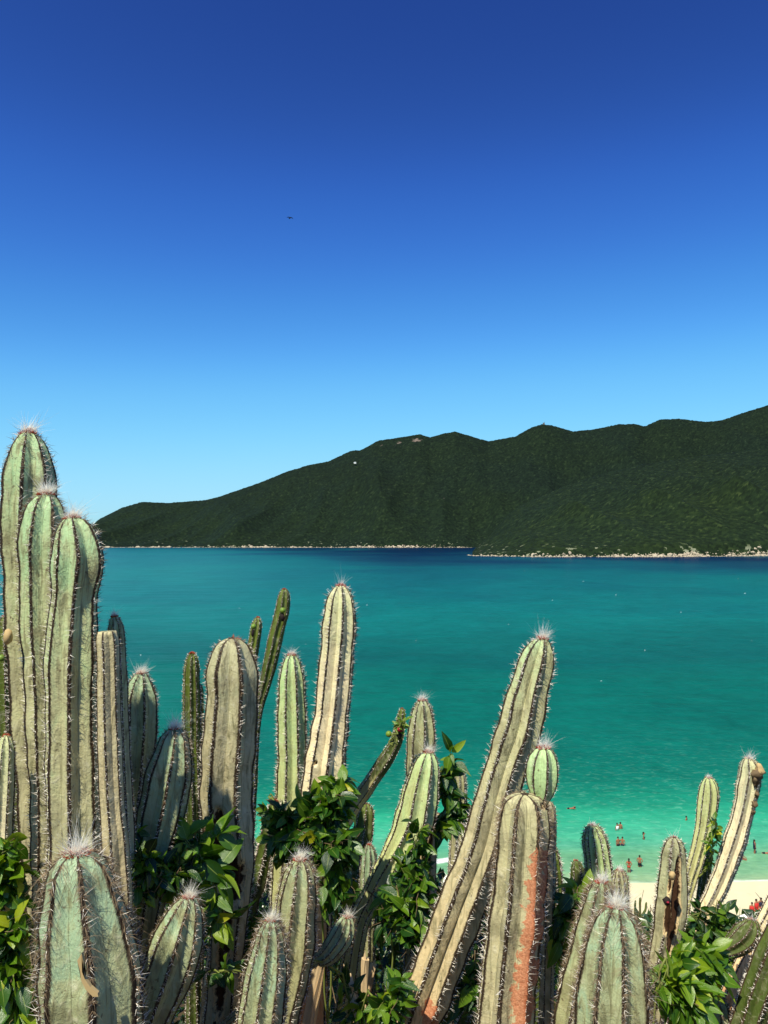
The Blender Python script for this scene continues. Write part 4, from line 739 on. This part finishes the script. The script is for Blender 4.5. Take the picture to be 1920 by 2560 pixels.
for lab, x in (('thin bare sapling left of the two by the damaged cactus', 1624), ('thin bare sapling right of the two by the damaged cactus', 1632)):
    p, q = at(x, 2305, 16), at(x+2, 2262, 16); t = empty('sapling', p); tag(t, lab, 'sapling'); tubes([(np.array([p, (p+q)/2, q]), .012, .006)], p, 'trunk', 'twig', t)
    tubes([(np.array([(p+q)/2, (p+q)/2+(.05, 0, .12)]), .006, .003), (np.array([(p+q)/2, (p+q)/2+(-.06, 0, .15)]), .006, .003)], p, 'branch', 'twig', t)

# ------------------------------------------------------------------ people
skin = simple('skin', srgb(150, 100, 72), .6, .08, 30); hairm = simple('dark_hair', srgb(38, 28, 24), .7, .2, 60)
cl = {n: simple(n+'_cloth', c_, .8, .08, 30) for n, c_ in dict(white=srgb(232, 232, 230), red=srgb(186, 44, 42), navy=srgb(34, 36, 60), black=srgb(30, 30, 34), coral=srgb(176, 60, 44), green=srgb(60, 100, 70)).items()}
def skinmesh(joints, edges):
    me = bpy.data.meshes.new('b'); me.from_pydata([j[0] for j in joints], edges, []); o = bpy.data.objects.new('tmp', me); COL.objects.link(o)
    m = o.modifiers.new('s', 'SKIN'); sv = me.skin_vertices[0].data
    for i, j in enumerate(joints): sv[i].radius = (j[1], j[1]*(j[2] if len(j) > 2 else 1)); sv[i].use_root = (i == 0)
    o.modifiers.new('d', 'SUBSURF').levels = 1; dg = bpy.context.evaluated_depsgraph_get(); dg.update()
    r = bpy.data.meshes.new_from_object(o.evaluated_get(dg)); bpy.data.objects.remove(o); r.shade_smooth(); return r
def person(label, loc, rz, pose, top=None, bottom='black', group=None, s=1., longhair=False):
    """pose: 'stand','hips','wave','sit','swim' ; loc is where the feet (or the hips when swimming) are"""
    t = empty('person', loc, rz); tag(t, label, 'person', group)
    J = [((0, 0, .95), .13, .8), ((0, 0, 1.15), .12, .75), ((0, 0, 1.38), .15, .7), ((0, 0, 1.50), .055), ((0, -.01, 1.60), .085, 1.1), ((0, -.01, 1.68), .075, 1.1),
         ((.18, 0, 1.42), .06), ((-.18, 0, 1.42), .06)]
    arms = {'stand': [(.23, 0, 1.14), (.24, -.06, .90)], 'hips': [(.30, .02, 1.17), (.16, -.08, .98)], 'wave': [(.36, -.05, 1.36), (.50, -.12, 1.48)], 'sit': [(.24, -.14, 1.18), (.16, -.36, 1.10)], 'swim': [(.36, 0, 1.55), (.42, .02, 1.80)]}[pose]
    armsR = {'wave': [(.23, 0, 1.14), (.24, -.10, .92)]}.get(pose, arms)
    legs = {'sit': [(.10, 0, .93), (.13, -.40, .98), (.12, -.50, .56), (.12, -.62, .53)]}.get(pose, [(.09, 0, .88), (.10, -.01, .50), (.10, .03, .10), (.10, -.12, .04)])
    if pose == 'swim': legs = [(.09, 0, .88), (.16, 0, .50), (.2, .03, .12), (.2, .08, .0)]
    n0 = len(J)
    for sx, ar in ((1, arms), (-1, armsR)):
        J += [((sx*ar[0][0], ar[0][1], ar[0][2]), .042), ((sx*ar[1][0], ar[1][1], ar[1][2]), .033), ((sx*(ar[1][0]+.01), ar[1][1]-.05, ar[1][2]-.07), .028)]
    for sx in (1, -1):
        J += [((sx*legs[0][0], legs[0][1], legs[0][2]), .088), ((sx*legs[1][0], legs[1][1], legs[1][2]), .06), ((sx*legs[2][0], legs[2][1], legs[2][2]), .042), ((sx*legs[3][0], legs[3][1], legs[3][2]), .036)]
    E = [(0, 1), (1, 2), (2, 3), (3, 4), (4, 5), (2, 6), (2, 7), (6, n0), (n0, n0+1), (n0+1, n0+2), (7, n0+3), (n0+3, n0+4), (n0+4, n0+5)]
    b0 = n0+6
    for q in (0, 1): E += [(0, b0+q*4), (b0+q*4, b0+q*4+1), (b0+q*4+1, b0+q*4+2), (b0+q*4+2, b0+q*4+3)]
    T = Matrix.Scale(s, 4)
    if pose == 'swim': T = Matrix.Translation((0, 0, .02)) @ Matrix.Rotation(R(78), 4, 'X') @ Matrix.Translation((0, 0, -1.0)) @ T
    if pose == 'sit': T = Matrix.Translation((0, 0, -.82)) @ T
    J = [((T @ Vector(j[0])),)+tuple(x*s for x in j[1:2])+tuple(j[2:]) for j in J]
    body = skinmesh([(tuple(j[0]),)+j[1:] for j in J], E); link('body', body, t, [skin])
    def blob(name, c_, r_, sc, mat):
        b = MB(); b.ico((0, 0, 0), r_, 2, sc); 
        for v in b.bm.verts: v.co = T @ (v.co+Vector(c_))
        return b.build(name, mat, t)
    blob('hair', (0, .025, 1.67), .105, (.95, 1.05, 1.0), hairm)
    if longhair: blob('ponytail', (0, .09, 1.52), .07, (1.0, .6, 2.0), hairm)
    blob('nose', (0, -.112, 1.625), .014, (1, 1.2, 1.3), skin)
    def sleeve(name, z0, z1, r_, mat):
        b = MB(); b.cone((0, 0, z0), (0, 0, z1), r_*.98, r_*1.05, 14)
        for v in b.bm.verts: v.co = T @ Vector((v.co.x*1.1, v.co.y*.82, v.co.z))
        return b.build(name, mat, t)
    if top == 'bikini': sleeve('bikini_top', 1.26, 1.36, .155, cl[bottom]); sleeve('bikini_bottom', .84, .97, .165, cl[bottom])
    elif top: sleeve('shirt', .94, 1.42, .17, cl[top]); sleeve('shorts', .76, .97, .17, cl[bottom])
    else: sleeve('swim_shorts', .72, .98, .17, cl[bottom])
    return t
def drop(py): return math.tan(math.atan((py-1280)/F)-PITCH)      # fall of the sight line per metre
def wade(px, py_top, hsub, s=1.):      # where to stand so that the head is at py_top, water up to hsub metres
    d = 35.; hh = 1.75*s-hsub
    d = (H-hh)/drop(py_top); p = at(px, py_top, d); return (p[0], p[1], -hsub)
person('wader in a white shirt, deepest of the pairs in the water', wade(1543, 2058, .95), .4, 'stand', 'white', 'navy')
person('dark haired wader right behind the one in a white shirt', wade(1551, 2055, .98), 2.6, 'stand', None, 'black')
person('bare chested wader left one of the pair standing side by side', wade(1545, 2092, .75), .2, 'stand', None, 'black')
person('wader right one of the pair standing side by side, arms bent', wade(1556, 2092, .78), -.5, 'hips', None, 'navy')
person('lone wader turned sideways in waist deep water', wade(1609, 2080, .95), 1.2, 'wave', None, 'navy', longhair=True)
person('woman in a red bikini standing knee deep near the sand', wade(1572, 2146, .28), 2.9, 'hips', 'bikini', 'coral', longhair=True)
person('bather in black shorts thigh deep beside the woman in the red bikini', wade(1599, 2138, .52), 2.7, 'hips', None, 'black')
person('swimmer lying flat alone left of the waders', (at(1424, 2030, 103.3)[0], 103.3, 0), 1.4, 'swim', None, 'black')
person('head and shoulders of a bather far out left of the slim striped cactus', wade(1716, 2040, 1.25), .8, 'stand', None, 'black')
person('bather in coral swimwear seen between the two right hand cacti', wade(1798, 2080, .8), 2.8, 'stand', 'bikini', 'coral')
person('slim standing bather in dark swimwear right of the peeling cactus', wade(1886, 2099, .25), 1.5, 'stand', 'navy', 'navy', longhair=True)
person('swimmer low in the water at the right edge', (at(1913, 2138, 88.9)[0], 88.9, 0), 1.3, 'swim', None, 'black')
person('bather lounging in the shallows behind the peeling cactus', (at(1856, 2152, 87.3)[0], 87.3, -.1), 1.0, 'sit', None, 'navy')
for lab, px, py, tp, ps in (('person in a red top sitting left of the group on the sand', 1880, 2256, 'red', 'sit'), ('person in a red and white outfit in the middle of the beach group', 1891, 2248, 'red', 'stand'), ('person in dark red with raised arm, right one of the beach group', 1902, 2244, 'navy', 'wave')):
    d = 74.; 
    for _ in range(8):
        hh = 1.75 if ps != 'sit' else .93; g = float(ground_z((px-960)/F*d, d)); d = (H-g-hh)/drop(py)
    person(lab, (at(px, py, d)[0], d, g), rng.uniform(-3, 3), ps, tp, 'coral' if ps != 'wave' else 'red')

# ------------------------------------------------------------------ bird
p = at(725, 545, 95.); t = empty('bird', p, .5); tag(t, 'single dark bird gliding alone high in the blue sky', 'bird')
b = MB(); b.ico((0, 0, 0), .07, 2, (1, 2.6, .85)); b.ico((0, -.2, .03), .04, 2, (1, 1.3, 1)); b.cone((0, -.24, .03), (0, -.30, .02), .012, 0, 6); b.build('body', M['black'], t)
for sx in (-1, 1):
    pr = [(0, -.07, .02), (.18, -.12, .07), (.36, -.04, .03), (.42, .06, .0), (.2, .06, .05), (0, .09, .02)]; bm = bmesh.new()
    vs_ = [bm.verts.new((sx*x, y, z)) for x, y, z in pr]; f = bm.faces.new(vs_); ex = bmesh.ops.extrude_face_region(bm, geom=[f])
    for v in [g for g in ex['geom'] if isinstance(g, bmesh.types.BMVert)]: v.co.z += .012
    me = bpy.data.meshes.new('wing'); bm.to_mesh(me); bm.free(); link('wing', me, t, [M['black']])
bm = bmesh.new(); f = bm.faces.new([bm.verts.new(v) for v in ((-.03, .14, 0), (.03, .14, 0), (.08, .32, -.01), (-.08, .32, -.01))]); ex = bmesh.ops.extrude_face_region(bm, geom=[f])
for v in [g for g in ex['geom'] if isinstance(g, bmesh.types.BMVert)]: v.co.z += .01
me = bpy.data.meshes.new('tail'); bm.to_mesh(me); bm.free(); link('tail', me, t, [M['black']])

# white caps far out
C = []; Rr = []
for (x, y) in [(1310, 1427), (1457, 1453), (1844, 1446), (1860, 1483), (1538, 1487), (1202, 1424), (820, 1472), (765, 1609), (1609, 1624), (918, 1512), (1380, 1500), (1700, 1530), (1875, 1600), (600, 1520), (1270, 1560), (1500, 1700), (1040, 1600), (355, 1636)]:
    d = 35*F/(y-1340); C.append(((x-960)/F*d, d, .02)); Rr.append(.0011*d*rng.uniform(.5, 1))
fm = simple('foam', srgb(245, 248, 246), .8, .03, 3); o = blobs('foam_caps', np.array(C), np.array(Rr), fm, .25); tag(o, 'tiny white foam caps scattered on the bay', 'foam', kind='stuff')
